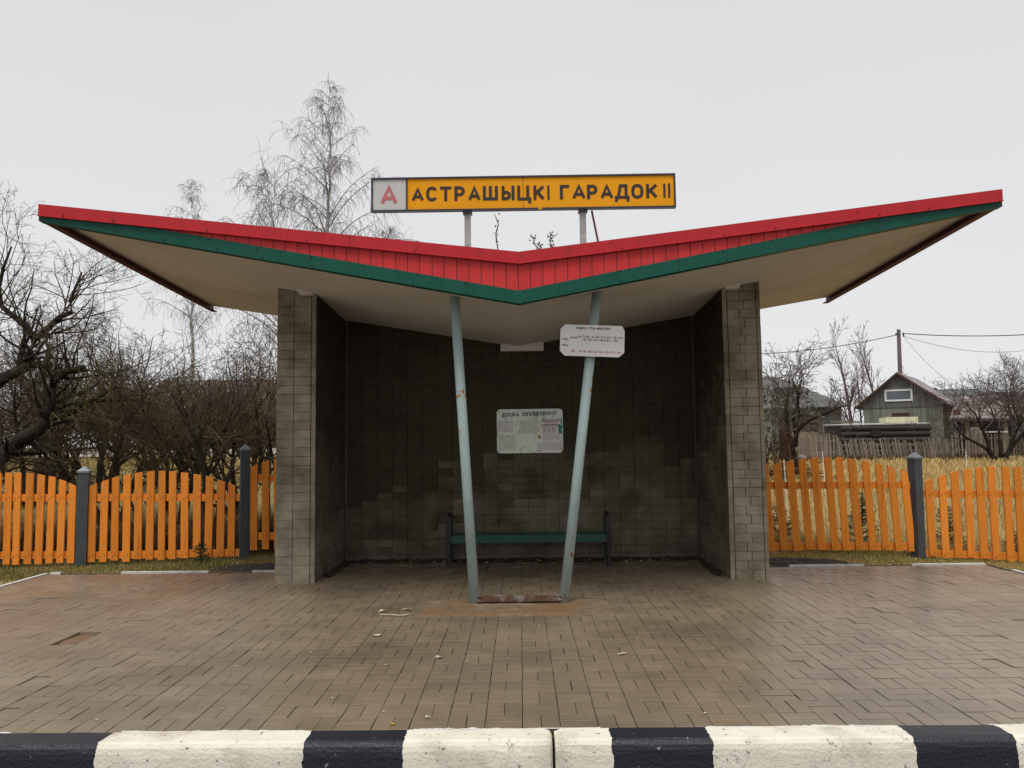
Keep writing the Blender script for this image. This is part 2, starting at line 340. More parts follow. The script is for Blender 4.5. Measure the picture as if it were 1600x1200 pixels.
GLYPH = {
    'М': [[(0, 0), (0, 1), (.5, .3), (1, 1), (1, 0)]], '/': [[(.2, 0), (.8, 1)]], '.': [[(.4, 0), (.4, .12)]], '«': [[(.5, .8), (.1, .45), (.5, .1)], [(1, .8), (.6, .45), (1, .1)]], '»': [[(0, .8), (.4, .45), (0, .1)], [(.5, .8), (.9, .45), (.5, .1)]],
    'А': [[(0, 0), (.5, 1), (1, 0)], [(.2, .28), (.8, .28)]], 'С': [oval(42, 318)], 'Т': [[(0, 1), (1, 1)], [(.5, 1), (.5, 0)]],
    'Р': [[(0, 0), (0, 1)], [(0, 1)] + bulge(.5, 1, .40) + [(0, .40)]], 'Ш': [[(0, 1), (0, 0), (1, 0), (1, 1)], [(.5, 1), (.5, 0)]],
    'Ы': [[(0, 1), (0, 0)], [(0, 0)] + bulge(.3, 0, .56, .64) + [(0, .56)], [(1, 0), (1, 1)]], 'Ц': [[(0, 1), (0, .15), (1, .15), (1, -.06)], [(.82, .15), (.82, 1)]],
    'К': [[(0, 0), (0, 1)], [(1, 1), (.08, .42)], [(.32, .56), (1, 0)]], 'І': [[(.5, 0), (.5, 1)]], 'Г': [[(0, 0), (0, 1), (1, 1)]],
    'Д': [[(0, -.06), (0, .15), (1, .15), (1, -.06)], [(.16, .15), (.36, 1), (.84, 1), (.84, .15)]], 'О': [oval(90, 450)],
    'Б': [[(.9, 1), (0, 1), (0, 0)], [(0, 0)] + bulge(.5, 0, .56) + [(0, .56)]], 'Ъ': [[(0, 1), (.28, 1), (.28, 0)], [(.28, 0)] + bulge(.6, 0, .56) + [(.28, .56)]],
    'Я': [[(1, 0), (1, 1)], [(1, 1)] + bulge(.5, 1, .42, 0) + [(1, .42)], [(.55, .42), (.02, 0)]], 'В': [[(0, 0), (0, 1)], [(0, 1)] + bulge(.5, 1, .53, .92) + [(0, .53)], [(0, .53)] + bulge(.5, .53, 0) + [(0, 0)]],
    'Л': [[(0, 0), (.13, .06), (.26, 1), (1, 1), (1, 0)]], 'Е': [[(1, 1), (0, 1), (0, 0), (1, 0)], [(0, .52), (.9, .52)]], 'Н': [[(0, 0), (0, 1)], [(1, 0), (1, 1)], [(0, .5), (1, .5)]],
    'И': [[(0, 1), (0, 0), (1, 1), (1, 0)]], 'Й': [[(0, .8), (0, 0), (1, .8), (1, 0)], [(.28, 1.04), (.5, .96), (.72, 1.04)]],
}


def stroke_letter(ch, x0, x1, z0, z1, sw, y, depth=.003, mb=None):
    """A painted sign-writer's letter in the box x0..x1, z0..z1 with strokes of width sw, its face towards the street."""
    mb = mb or MB(); h = sw / 2; ix, iz = x0 + h, z0 + h; W_, H_ = max(0, x1 - x0 - sw), z1 - z0 - sw
    for li, line in enumerate(GLYPH[ch]):
        P = [Vector((ix + u * W_, iz + v * H_)) for u, v in line]; closed = (P[0] - P[-1]).length < 1e-5
        if closed: P = P[:-1]
        n = len(P); Lq, Rq = [], []
        for i in range(n):
            a = P[i - 1] if (i > 0 or closed) else None; b = P[(i + 1) % n] if (i < n - 1 or closed) else None
            d1 = (P[i] - a).normalized() if a is not None else None; d2 = (b - P[i]).normalized() if b is not None else None
            q = P[i].copy()
            if d1 is None: q -= d2 * h * (1 if abs(d2.x) < .01 or abs(d2.y) < .01 else .35); d = d2; k = 1
            elif d2 is None: q += d1 * h * (1 if abs(d1.x) < .01 or abs(d1.y) < .01 else .35); d = d1; k = 1
            else: d = (d1 + d2).normalized() if (d1 + d2).length > 1e-4 else d1; k = min(1.6, 1 / max(.3, d.dot(d2)))
            nn = Vector((-d.y, d.x)) * h * k; Lq.append(q + nn); Rq.append(q - nn)
        o = len(mb.v); yf = y - depth - li * .0003
        for a_, b_ in zip(Lq, Rq):
            mb.v += [(a_.x, yf, a_.y), (b_.x, yf, b_.y), (a_.x, y, a_.y), (b_.x, y, b_.y)]
        m_ = n if closed else n - 1
        for i in range(m_):
            p, q = o + i * 4, o + ((i + 1) % n) * 4
            mb.f += [(p, p + 1, q + 1, q), (p, q, q + 2, p + 2), (p + 1, p + 3, q + 3, q + 1)]
        if not closed:
            e = o + (n - 1) * 4; mb.f += [(o, o + 2, o + 3, o + 1), (e, e + 1, e + 3, e + 2)]
    return mb


# ------------------------------------------------------------------ terrain
PX0, PX1, PY0, PY1 = -5.62, 5.45, 4.14, 9.2            # the paved area


def gz(x, y):
    near = -.02 - .03 * max(0, -x - 3.5) - .05 * max(0, x - 3.6)
    near = max(near, -.3)
    far = (.05 if x < 0 else .011) * max(0, y - 13) if y < 40 else (1.35 if x < 0 else .30)
    if 0 <= x < 6 or -4 < x < 0:
        w = max(0, min(1, (x + 4) / 10)); far = (.05 * (1 - w) + .011 * w) * max(0, min(y, 40) - 13)
    elif x >= 6: far = .011 * max(0, min(y, 40) - 13)
    else: far = .05 * max(0, min(y, 40) - 13)
    k = max(0, min(1, (y - 11) / 8)); z = near * (1 - k) + (-.02 + far) * k
    z += .015 * math.sin(x * 1.7 + y * .6) * math.sin(y * 1.3) * min(1, max(0, y - 9.3))
    return z


def build_ground():
    xs = sorted(set([-150, -120, -80, -60, -45, -35, -28, -22, -18, -15, -12, -10, -9, -8, -7.5, -7, -6.5, -6, PX0 - .01, PX0 + .06, -5, -4.5, -4, -3.5, -3, -2.75,
                     -2.6, -2, -1, 0, 1, 2, 2.6, 2.75, 3, 3.5, 4, 4.5, 5, PX1 - .06, PX1 + .01, 6, 6.5, 7, 7.5, 8, 9, 10, 12, 15, 18, 22, 28, 35, 45, 60, 80, 120, 150]))
    ys = [4.12, 4.2, 5, 6, 7, 8, 8.6, 9.1, PY1 + .06, 9.6, 9.8, 10, 10.1, 10.3, 10.6, 11, 11.5, 12, 13, 14, 15, 16, 18, 20, 23, 26, 30, 34, 38, 42, 48, 55, 65, 80, 110, 140, 170]
    mb = MB()
    for y in ys:
        for x in xs:
            inside = (PX0 < x < PX1 and y < PY1 + .02) or (abs(x) < 2.62 and y < 9.99)
            mb.v.append((x, y, -.3 if inside or (y < 4.15) else gz(x, y)))
    n = len(xs)
    for j in range(len(ys) - 1):
        for i in range(n - 1): mb.f.append((j * n + i, j * n + i + 1, (j + 1) * n + i + 1, (j + 1) * n + i))
    mb.build('ground', 'soil', smooth=True, kind='structure')
    rd = MB(); rd.add([(-150, -30, -.235), (150, -30, -.235), (150, 4.13, -.235), (-150, 4.13, -.235)], [(0, 1, 2, 3)])
    rd.build('road', 'asphalt', kind='structure')


build_ground()


# pale sandy strip far off on the left
def far_path():
    mb = MB(); xs = [-24, -20, -16, -13, -10, -7, -4]
    for i, x in enumerate(xs):
        for y in (33.5, 38.5): mb.v.append((x, y + .25 * math.sin(x), gz(x, y) + .05))
    for i in range(len(xs) - 1): mb.f.append((2 * i, 2 * i + 2, 2 * i + 3, 2 * i + 1))
    mb.build('path', 'pale_path', kind='structure')


far_path()


# ------------------------------------------------------------------ paving
def paver_mesh(lx, ly):
    mb = MB(); g = .0022; c = .002; a, b = lx / 2 - g, ly / 2 - g; z0, z1, z2 = -.055, -.0012, 0
    mb.v = [(-a, -b, z0), (a, -b, z0), (a, b, z0), (-a, b, z0), (-a, -b, z1), (a, -b, z1), (a, b, z1), (-a, b, z1),
            (-a + c, -b + c, z2), (a - c, -b + c, z2), (a - c, b - c, z2), (-a + c, b - c, z2)]
    mb.f = [(8, 9, 10, 11)]
    for k in range(4):
        j = (k + 1) % 4; mb.f += [(k, j, 4 + j, 4 + k), (4 + k, 4 + j, 8 + j, 8 + k)]
    return mb


def build_paving():
    pv = MB(); pv.add([(PX0, PY0, -.02), (PX1, PY0, -.02), (PX1, PY1, -.02), (PX0, PY1, -.02), (-2.6, PY1, -.02), (2.6, PY1, -.02), (2.6, 9.9, -.02), (-2.6, 9.9, -.02)],
                     [(0, 1, 2, 3), (4, 5, 6, 7)])
    root = pv.build('pavement', 'joint', kind='structure')
    protos = {}
    for lx, ly in ((.2, .1), (.1, .2)):
        me = paver_mesh(lx, ly).mesh('paver'); me.materials.append(MT['paver']); protos[(lx, ly)] = me
    spots = []
    X0, Y0 = -5.6 - .008, 4.145; nx, ny = 56, 29
    for j in range(ny):
        for i in range(nx):
            cx, cy = X0 + .2 * i + .1, Y0 + .2 * j + .1
            if cx > PX1 - .05: continue
            if cy > PY1 - .06 and not abs(cx) < 2.35: continue
            if abs(cx) > 2.32 and abs(cx) < 2.6 and cy > 8.56: continue
            if cy > 9.85: continue
            if (i + j) % 2: spots += [(cx, cy - .05, .2, .1), (cx, cy + .05, .2, .1)]
            else: spots += [(cx - .05, cy, .1, .2), (cx + .05, cy, .1, .2)]
    hole = [(-3.52, 6.2), (-3.45, 6.08), (-3.57, 6.3)]
    def seen(s): return abs(s[0] + .06) < s[1] * .67
    vis = sorted([s for s in spots if seen(s)], key=lambda s: s[1])
    single = set(vis[:296]); rest = MB(); rnd = random.Random(3)
    for s in spots:
        dz = rnd.gauss(0, .0007) - (rnd.uniform(.002, .006) if rnd.random() < .05 else 0) + .004 * math.sin(s[0] * 1.3 + 1) * math.sin(s[1] * 1.7); tx, ty = rnd.gauss(0, .006), rnd.gauss(0, .006); rz = rnd.gauss(0, .006)
        jx, jy = rnd.gauss(0, .0008), rnd.gauss(0, .0008)
        sink = .2 if (-3.62 < s[0] < -3.40 and 5.95 < s[1] < 6.36) else 0
        mtx = Matrix.Translation((s[0] + jx, s[1] + jy, dz - sink)) @ Matrix.Rotation(rz, 4, 'Z') @ Matrix.Rotation(tx, 4, 'X') @ Matrix.Rotation(ty, 4, 'Y')
        if s in single:
            o = put('paver', protos[s[2:]], None, root); o.matrix_local = mtx
        elif not sink:
            p = paver_mesh(*s[2:]); p.v = [tuple(mtx @ Vector(v)) for v in p.v]; rest.add(p.v, p.f)
    rest.build('pavers', 'paver', root, kind='stuff')
    # red-brown mud where the sunken pavers are missing
    d = MB(); c = (-3.52, 6.16)
    for k in range(14):
        t = 2 * math.pi * k / 14; d.v.append((c[0] + math.cos(t) * .10 * rnd.uniform(.8, 1), c[1] + math.sin(t) * .2 * rnd.uniform(.8, 1), -.0185))
    d.v.append((c[0], c[1] - .05, -.008)); d.f = [(k, (k + 1) % 14, 14) for k in range(14)]
    d.build('mud', 'concrete_pad', root)
    # edging stones round the back and the sides
    ed = MB(); e = None
    segs = []

    def run(p, q, pattern):
        p, q = Vector((*p, 0)), Vector((*q, 0)); d = (q - p); Ln = d.length; d.normalize(); n = Vector((-d.y, d.x, 0)); t = 0; k = 0
        while t < Ln - .1:
            ln, m = pattern[k % len(pattern)]; e_ = min(t + ln, Ln); a, b = p + d * (t + .004), p + d * (e_ - .004)
            h = .012 if m == 'white_edge' else -.004
            segs.append((a, b, n, m, h)); t = e_; k += 1
    run((-2.72, PY1), (PX0, PY1 + .02), [(.48, 'white_edge'), (.52, 'dark_edge'), (1.05, 'white_edge'), (.72, 'dark_edge'), (.3, 'white_edge')])
    run((2.72, PY1), (PX1, PY1 - .02), [(.42, 'dark_edge'), (.88, 'white_edge'), (.55, 'dark_edge'), (.86, 'white_edge')])
    run((PX0, PY1), (PX0, PY0), [(1.1, 'white_edge'), (.9, 'white_edge'), (.5, 'dark_edge')])
    run((PX1, PY1), (PX1, PY0), [(.45, 'dark_edge'), (.9, 'white_edge'), (.5, 'dark_edge')])
    root2 = None
    for a, b, n, m, h in segs:
        w = n * .042; s_ = MB()
        if (a + w - Vector((0, 7, 0))).length < (a - w - Vector((0, 7, 0))).length: w = -w
        p = [a, b, b + w, a + w]
        s_.hexa([(v.x, v.y, -.12) for v in (p if (p[1] - p[0]).cross(p[3] - p[0]).z > 0 else p[::-1])] + [(v.x, v.y, h) for v in (p if (p[1] - p[0]).cross(p[3] - p[0]).z > 0 else p[::-1])])
        s_.build('edging_stone', m, root)


build_paving()


def build_kerb():
    bounds = [-2.14, -1.115, -.605, .41, .916, 1.94, 2.407, 3.43, 3.94, 4.95]
    bounds = [-5.2, -4.18, -3.67, -2.64 - .02] + bounds
    # start white before first; alternate so that -2.14 begins a white length
    km = kerb_material([-5.7, -4.68, -4.17, -3.15, -2.155, -1.12, -.61, .405, .911, 1.936, 2.402, 3.43, 3.94, 4.95][1:])
    prof = [(3.93, -.26), (3.945, -.06), (3.949, -.035), (3.956, -.013), (3.968, .004), (3.984, .010), (4.128, .006), (4.134, .0), (4.134, -.26)]
    root = None
    kerb = bpy.data.objects.new('kerb', None); COL.objects.link(kerb); kerb['kind'] = 'structure'
    js = [-30, -24, -18, -14.85, -11.85, -8.85, -5.85, -2.85, .148, 3.15, 6.15, 9.15, 12, 18, 24, 30]
    rnd = random.Random(5)
    for i in range(len(js) - 1):
        x0, x1 = js[i] + .007, js[i + 1] - .007; mb = MB(); n = len(prof); rings = []
        ins = [0, .012, .03]
        xs = [x0, x0 + .012, x0 + .035] + [x0 + .035 + (x1 - x0 - .07) * k / 24 for k in range(1, 24)] + [x1 - .035, x1 - .012, x1]
        for k, x in enumerate(xs):
            end = min(k, len(xs) - 1 - k); ch = (.018 + rnd.uniform(-.006, .008), .006 + rnd.uniform(-.003, .006), 0)[end] if end < 3 else 0
            w = .0007
            for (y, z) in prof:
                up = 1 if z > -.2 else 0
                mb.v.append((x, y + (ch if y < 4 else 0) + rnd.gauss(0, w), z - ch * up + rnd.gauss(0, w) * up))
        for k in range(len(xs) - 1):
            for q in range(n): mb.f.append((k * n + q, k * n + (q + 1) % n, (k + 1) * n + (q + 1) % n, (k + 1) * n + q)[::-1])
        mb.f.append(tuple(range(n))); mb.f.append(tuple(reversed(range((len(xs) - 1) * n, len(xs) * n))))
        mb.build('kerb_stone', km, kerb)


build_kerb()


def lime_spill():
    mb = MB(); rnd = random.Random(23)
    for a, b in ((-3.1, -2.7), (-2.12, -1.15), (-.58, .40), (.95, 1.93), (2.42, 3.4)):
        n = int((b - a) / .02); prev = None
        for i in range(n + 1):
            x = a + (b - a) * i / n; w = .008 + .022 * rnd.random() * abs(math.sin(x * 5)); row = (len(mb.v), len(mb.v) + 1); mb.v += [(x, 4.1355, .0028), (x, 4.1365 + w, .0024)]
            if prev: mb.f.append((prev[0], row[0], row[1], prev[1]))
            prev = row
    mb.build('lime_spill', 'white_edge', kind='stuff', label='thin spill of lime paint on the paving behind the white kerb lengths', cat='paint')


lime_spill()

# ------------------------------------------------------------------ bus shelter
YF, YB = 6.85, 10.3


def soffit(x, y):
    t = (y - YF) / (YB - YF); return 2.81 - .11 * t + (.19 - .024 * t) * abs(x)


def hw(y): return 4.34 - .17 * (y - YF) / (YB - YF)


def rooftop(x, y):
    t = (y - YF) / (YB - YF); return 3.17 - .14 * t + (.118 - .005 * t) * abs(x)


def build_shelter():
    S = thing('bus_shelter', 'bus shelter of grey brick under a red and green V-shaped roof', 'bus shelter', (0, 8.3, 0))
    # concrete roof slab
    mb = MB(); nx, ny = 12, 6; idx = {}
    for j in range(ny + 1):
        y = YF + (YB - YF) * j / ny
        for i in range(-nx, nx + 1):
            x = hw(y) * i / nx
            idx[(i, j, 0)] = len(mb.v); mb.v.append((x, y, soffit(x, y))); idx[(i, j, 1)] = len(mb.v); mb.v.append((x, y, rooftop(x, y)))
    for j in range(ny):
        for i in range(-nx, nx):
            mb.f.append((idx[i, j, 0], idx[i, j + 1, 0], idx[i + 1, j + 1, 0], idx[i + 1, j, 0])); mb.f.append((idx[i, j, 1], idx[i + 1, j, 1], idx[i + 1, j + 1, 1], idx[i, j + 1, 1]))
    for i in range(-nx, nx):
        mb.f.append((idx[i, 0, 0], idx[i + 1, 0, 0], idx[i + 1, 0, 1], idx[i, 0, 1])); mb.f.append((idx[i + 1, ny, 0], idx[i, ny, 0], idx[i, ny, 1], idx[i + 1, ny, 1]))
    for j in range(ny):
        mb.f.append((idx[-nx, j + 1, 0], idx[-nx, j, 0], idx[-nx, j, 1], idx[-nx, j + 1, 1])); mb.f.append((idx[nx, j, 0], idx[nx, j + 1, 0], idx[nx, j + 1, 1], idx[nx, j, 1]))
    slab = mb.build('roof_slab', 'soffit', S)
    # fascia: red ribbed cladding, green strip, red cap
    zt = lambda x: 3.205 + .1165 * abs(x)
    zb = lambda x: 2.735 + .1885 * abs(x)
    XE = 4.365; wd = .111; rnd0_ = random.Random(19)
    for sgn in (-1, 1):
        k = 0; x = .0
        while x < 3.75:
            x1 = x + wd; z0a, z0b, z1a, z1b = zb(x) + .05, zb(x1) + .05, zt(x) - .06, zt(x1) - .06
            if z1b > z0b:
                mb = MB(); g = .0035
                xa, xb = sorted((sgn * (x + g), sgn * (x1 - g))); f = lambda X, zf, o: zf(X) + o
                q = [(xa, f(xa, zb, .05)), (xb, f(xb, zb, .05)), (xb, f(xb, zt, -.06)), (xa, f(xa, zt, -.06))]
                c = .006
                mb.prism(q, 6.832, 6.846); mb.build('cladding_strip', 'red_panel', S)
            x = x1; k += 1
        def band(z0, z1, ya, yb, n=1):
            m_ = MB(); a, b = (0, XE) if sgn > 0 else (-XE, 0)
            m_.prism([(a, z0(a)), (b, z0(b)), (b, z1(b)), (a, z1(a))], ya, yb); return m_
        # backing sheet (dark grooves between the strips)
        band(lambda x: zb(x) + .06, lambda x: max(zt(x) - .05, zb(x) + .07), 6.838, 6.85).build('backing_sheet', 'red_dark', S)
        for (u0, u1) in ((0, 1.52), (1.52, 3.05), (3.05, XE)):
            a, b = sorted((sgn * (u0 + (.0012 if u0 else 0)), sgn * (u1 - (.0012 if u1 < XE else 0)))); dz = rnd0_.uniform(-.002, .002); dy = rnd0_.uniform(-.0012, .0012)
            def strip(z0, z1, ya, yb):
                m_ = MB(); m_.prism([(a, z0(a) + dz), (b, z0(b) + dz), (b, z1(b) + dz), (a, z1(a) + dz)], ya + dy, yb + dy); return m_
            gm = strip(zb, lambda x: min(zb(x) + .118, zt(x) - .02), 6.823, 6.8305)
            lo = lambda x, o: zb(x) + dz + o
            gm.hexa([(a, 6.8305 + dy, lo(a, 0)), (b, 6.8305 + dy, lo(b, 0)), (b, 6.90, lo(b, -.004)), (a, 6.90, lo(a, -.004)), (a, 6.8305 + dy, lo(a, .004)), (b, 6.8305 + dy, lo(b, .004)), (b, 6.90, lo(b, .002)), (a, 6.90, lo(a, .002))])
            gm.build('green_trim', 'green', S)
            cm = strip(lambda x: zt(x) - .108, zt, 6.808, 6.8205)
            tp = lambda x, o: zt(x) + dz + o
            cm.hexa([(a, 6.794, tp(a, -.113)), (b, 6.794, tp(b, -.113)), (b, 6.819, tp(b, -.113)), (a, 6.819, tp(a, -.113)), (a, 6.794, tp(a, -.107)), (b, 6.794, tp(b, -.107)), (b, 6.8065 + dy, tp(b, -.104)), (a, 6.8065 + dy, tp(a, -.104))])
            cm.hexa([(a, 6.8205 + dy, tp(a, -.004)), (b, 6.8205 + dy, tp(b, -.004)), (b, 7.05, tp(b, -.002)), (a, 7.05, tp(a, -.002)), (a, 6.8205 + dy, tp(a, 0)), (b, 6.8205 + dy, tp(b, 0)), (b, 7.05, tp(b, .002)), (a, 7.05, tp(a, .002))])
            cm.build('cap_flashing', 'red', S)
        # side fascia hanging below the slab edge
        sm = MB(); yy = [6.822, 7.9, 9.1, 10.36]
        for i in range(3):
            P = []
            for y in (yy[i], yy[i + 1]):
                X = hw(min(y, YB)) + .004; P.append((X, y, soffit(X, min(y, YB)) - .075, rooftop(X, min(y, YB)) + .03))
            (xa, ya, la, ta), (xb, yb, lb, tb) = P; w = .02
            q = [(sgn * xa, ya, la), (sgn * (xa + w), ya, la), (sgn * (xb + w), yb, lb), (sgn * xb, yb, lb), (sgn * xa, ya, ta), (sgn * (xa + w), ya, ta), (sgn * (xb + w), yb, tb), (sgn * xb, yb, tb)]
            if sgn < 0: q = [q[1], q[0], q[3], q[2], q[5], q[4], q[7], q[6]]
            sm.hexa(q)
            q = [(sgn * (xa - .05), ya, la), (sgn * xa, ya, la - .001), (sgn * xb, yb, lb - .001), (sgn * (xb - .05), yb, lb), (sgn * (xa - .05), ya, la + .005), (sgn * xa, ya, la + .005), (sgn * xb, yb, lb + .005), (sgn * (xb - .05), yb, lb + .005)]
            if sgn < 0: q = [q[1], q[0], q[3], q[2], q[5], q[4], q[7], q[6]]
            sm.hexa(q)
        sm.build('side_fascia', 'red_dark', S)
    sc = MB(); rnd = random.Random(2)
    for sgn in (-1, 1):
        x = .02
        while x < 4.3:
            for z, y in ((zt(x) - .092, 6.806), (zb(x) + .022, 6.820), (zb(x) + .105, 6.820)):
                if rnd.random() < .8:
                    X = sgn * x + rnd.uniform(-.05, .05); sc.box(X - .006, y - .004, z - .006, X + .006, y + .004, z + .006)
            x += .46
    sc.build('screws', 'screw', S, kind='stuff')
    # walls
    CH = .098
    rnd = random.Random(11)
    pm = {}

    def brick_mesh(w, h, d=.03):
        key = (round(w, 4), round(h, 4), d)
        if key not in pm:
            b = MB(); a, e = w / 2, h / 2; c = .003
            b.v = [(-a, d, -e), (a, d, -e), (a, d, e), (-a, d, e), (-a, c, -e), (a, c, -e), (a, c, e), (-a, c, e), (-a + c, 0, -e + c), (a - c, 0, -e + c), (a - c, 0, e - c), (-a + c, 0, e - c)]
            b.f = [(8, 9, 10, 11)]
            for k in range(4):
                j = (k + 1) % 4; b.f += [(k, j, 4 + j, 4 + k), (4 + k, 4 + j, 8 + j, 8 + k)]
            pm[key] = b
        return pm[key]
    shared = {}

    def lay(parent, stuff, cx, y, cz, w, h, facing, single, m):
        """facing: 0 street, 1 +X, -1 -X ; (cx, y) centre of the front face"""
        b = brick_mesh(w, h); jig = rnd.gauss(0, .0018)
        rot = Matrix.Rotation({0: 0, 1: math.pi / 2, -1: -math.pi / 2}[facing] + rnd.gauss(0, .004), 4, 'Z') @ Matrix.Rotation(rnd.gauss(0, .008), 4, 'X') @ Matrix.Rotation(rnd.gauss(0, .003), 4, 'Y')
        off = Vector((0, jig, 0)) if facing == 0 else Vector((-jig * facing, 0, 0))
        mtx = Matrix.Translation(Vector((cx, y, cz)) + off) @ rot
        if single:
            key = (id(b), m)
            if key not in shared:
                me = b.mesh('brick'); me.materials.append(MT[m]); shared[key] = me
            o = put('brick', shared[key], None, parent); mm = mtx.copy(); mm.translation = Vector(rel(mtx.translation, parent)); o.matrix_local = mm
        else:
            stuff.add([tuple(mtx @ Vector(v)) for v in b.v], b.f)
    G = .007

    def core(x0, x1, y0, y1):
        m_ = MB(); m_.hexa([(x0, y0, -.1), (x1, y0, -.1), (x1, y1, -.1), (x0, y1, -.1)] + [(x, y, soffit(x, y) + .03) for x, y in ((x0, y0), (x1, y0), (x1, y1), (x0, y1))]); return m_
    for sgn in (-1, 1):
        xa, xb = (-2.685, -2.25) if sgn < 0 else (2.25, 2.67)
        wall = core(xa + .008, xb - .008, 8.448, 10.0).build('side_wall', 'mortar', S)
        st = MB(); st_in = MB(); st_dk = MB(); st_md = MB()
        n = int(3.5 / CH) + 1
        for r in range(n):
            cz = r * CH + CH / 2 - .01
            if cz - CH / 2 > soffit(xa if sgn < 0 else xb, 8.43): break
            if sgn < 0:
                cols = [(xa, xa + .19), (xa + .19, xa + .38)]; strip = [(xa + .385, xb)]
            else:
                s0 = xa + .055; e0 = xb - .05; W_ = e0 - s0; f = .42 if r % 2 else .585
                f += rnd.uniform(-.02, .02); cols = [(s0, s0 + W_ * f), (s0 + W_ * f, e0)]; strip = [(xa, xa + .05), (e0 + .004, xb)]
            for a, b in cols: lay(wall, st, (a + b) / 2, 8.43, cz, b - a - G * .8 + rnd.uniform(-.001, .002), CH - .0016 - .003 * (rnd.random() < .3), 0, True, 'brick')
            for a, b in strip: lay(wall, st, (a + b) / 2, 8.432, cz, b - a - G * .5, CH - .0018, 0, False, 'brick')
            # inner face (towards the bench) and outer face
            y = 8.437
            while y < 9.80:
                ln = .19 if not (r % 2 and y < 8.44) else .095
                if y + ln > 9.86: ln = 9.84 - y
                if ln > .03:
                    xin = xb if sgn < 0 else xa
                    q_ = cz - (1.05 if sgn < 0 else 1.75) - .25 * (9.2 - y) + rnd.gauss(0, .1)  # brick tone darkens with height, starting lower towards the back
                    lay(wall, st_in if q_ < -.25 else st_md if q_ < .35 else st_dk, xin, y + ln / 2, cz, ln - .004, CH - .003, -sgn, False, 'brick_in')
                y += ln
            y = 8.437
            while y < 9.97:
                ln = min(.19, 10 - y); xo = xa if sgn < 0 else xb
                lay(wall, st, xo, y + ln / 2, cz, ln - G, CH - G, sgn, False, 'brick'); y += ln
        st.build('brickwork', 'brick', wall, kind='stuff'); st_in.build('inner_brickwork', 'brick_in', wall, kind='stuff'); st_dk.build('dark_brickwork', 'brick_dark', wall, kind='stuff'); st_md.build('mid_brickwork', 'brick_mid', wall, kind='stuff')
        pad = MB(); px0 = -2.42 if sgn < 0 else 2.28
        pz = soffit(px0 + .06, 8.4)
        pad.hexa([(px0, 8.36, pz - .035), (px0 + .14, 8.36, pz - .03), (px0 + .13, 8.5, pz - .035), (px0 + .01, 8.5, pz - .04), (px0 - .03, 8.3, pz + .03), (px0 + .17, 8.3, pz + .05), (px0 + .17, 8.5, pz + .05), (px0 - .03, 8.5, pz + .03)])
        pad.build('mortar_pad', 'soffit', S)
    bw = core(-2.24, 2.24, 9.85, 10.05).build('back_wall', 'mortar', S)
    sp_ = MB(); sw_ = MB()

    def edge_z(x):      # height round which the bricks turn from grey to dark brown
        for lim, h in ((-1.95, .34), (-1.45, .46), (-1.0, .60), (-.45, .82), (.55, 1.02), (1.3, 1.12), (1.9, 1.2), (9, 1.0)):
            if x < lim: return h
    st = MB(); nb = 23; w = 4.43 / nb
    for r in range(34):
        cz = r * CH + CH / 2 - .01
        for k in range(nb):
            cx = -2.215 + w * (k + .5)
            if cz - CH / 2 > soffit(cx, 9.83): continue
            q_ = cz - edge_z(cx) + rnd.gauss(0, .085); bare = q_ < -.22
            worn = not bare and q_ < .3  # height sorts the bricks into grey, mid and dark tones
            lay(bw, st if bare else sw_ if worn else sp_, cx + rnd.gauss(0, .001), 9.83, cz, w - .003, CH - .0014, 0, r < 7, 'brick_in' if bare else 'brick_mid' if worn else 'brick_dark')
    st.build('brickwork', 'brick_in', bw, kind='stuff'); sw_.build('mid_brickwork', 'brick_mid', bw, kind='stuff'); sp_.build('dark_brickwork', 'brick_dark', bw, kind='stuff')
    rb = MB(); rb.box(-.24, 9.74, 2.655, .31, 9.86, 2.80); rb.build('roof_beam', 'soffit', S)
    # leaning poles, base rail, concrete pad
    for (xb_, xt, s) in ((-.445, -.615, -1), (.385, .758, 1)):
        p = MB(); zt_ = soffit(xt, 7.28) + .02
        p.tube([(xb_, 7.28, .0), (xb_ + (xt - xb_) * .5, 7.28, zt_ / 2), (xt, 7.28, zt_)], .047, 20)
        po = p.build('support_pole', 'pole', S); po.data.polygons.foreach_set('use_smooth', [len(f.vertices) == 4 for f in po.data.polygons])
        h = MB(); xx = xt - s * .12
        h.hexa([(xx - .16, 7.2, soffit(xx - .16, 7.2) - .018), (xx + .16, 7.2, soffit(xx + .16, 7.2) - .018), (xx + .16, 7.36, soffit(xx + .16, 7.36) - .018), (xx - .16, 7.36, soffit(xx - .16, 7.36) - .018)] +
               [(xx - .16, 7.2, soffit(xx - .16, 7.2) + .01), (xx + .16, 7.2, soffit(xx + .16, 7.2) + .01), (xx + .16, 7.36, soffit(xx + .16, 7.36) + .01), (xx - .16, 7.36, soffit(xx - .16, 7.36) + .01)])
        h.build('anchor_plate', 'soffit', S)
        # rusty collar at the foot
        c = MB(); c.tube([(xb_ - s * .035 - .02, 7.25, .03), (xb_ - s * .035 + .015, 7.25, .03), (xb_ - s * .035 + .02, 7.25, .07)], .022, 6); c.build('weld', 'rusty', S)
    rl = MB(); rl.box(-.40, 7.245, .022, .345, 7.25, .075); rl.box(-.40, 7.25, .070, .345, 7.31, .0755)
    rl.build('base_rail', 'rusty', S)
    pd = MB(); N, Q = 66, 24
    for j in range(Q + 1):
        for i in range(N + 1):
            x = -.95 + 1.77 * i / N; y = 6.76 + .70 * j / Q
            e = min(x + .90, .77 - x, (y - 6.80) * 1.3, (7.43 - y) * 1.3)
            z = max(-.012, min(.006, .0015 + e * .16)) + rnd.gauss(0, .0016) + .0035 * math.sin(x * 9 + 2 * math.sin(y * 13)) * math.sin(y * 17 + x * 5)
            if y < 6.86 and e > 0: z += .003
            pd.v.append((x, y, z))
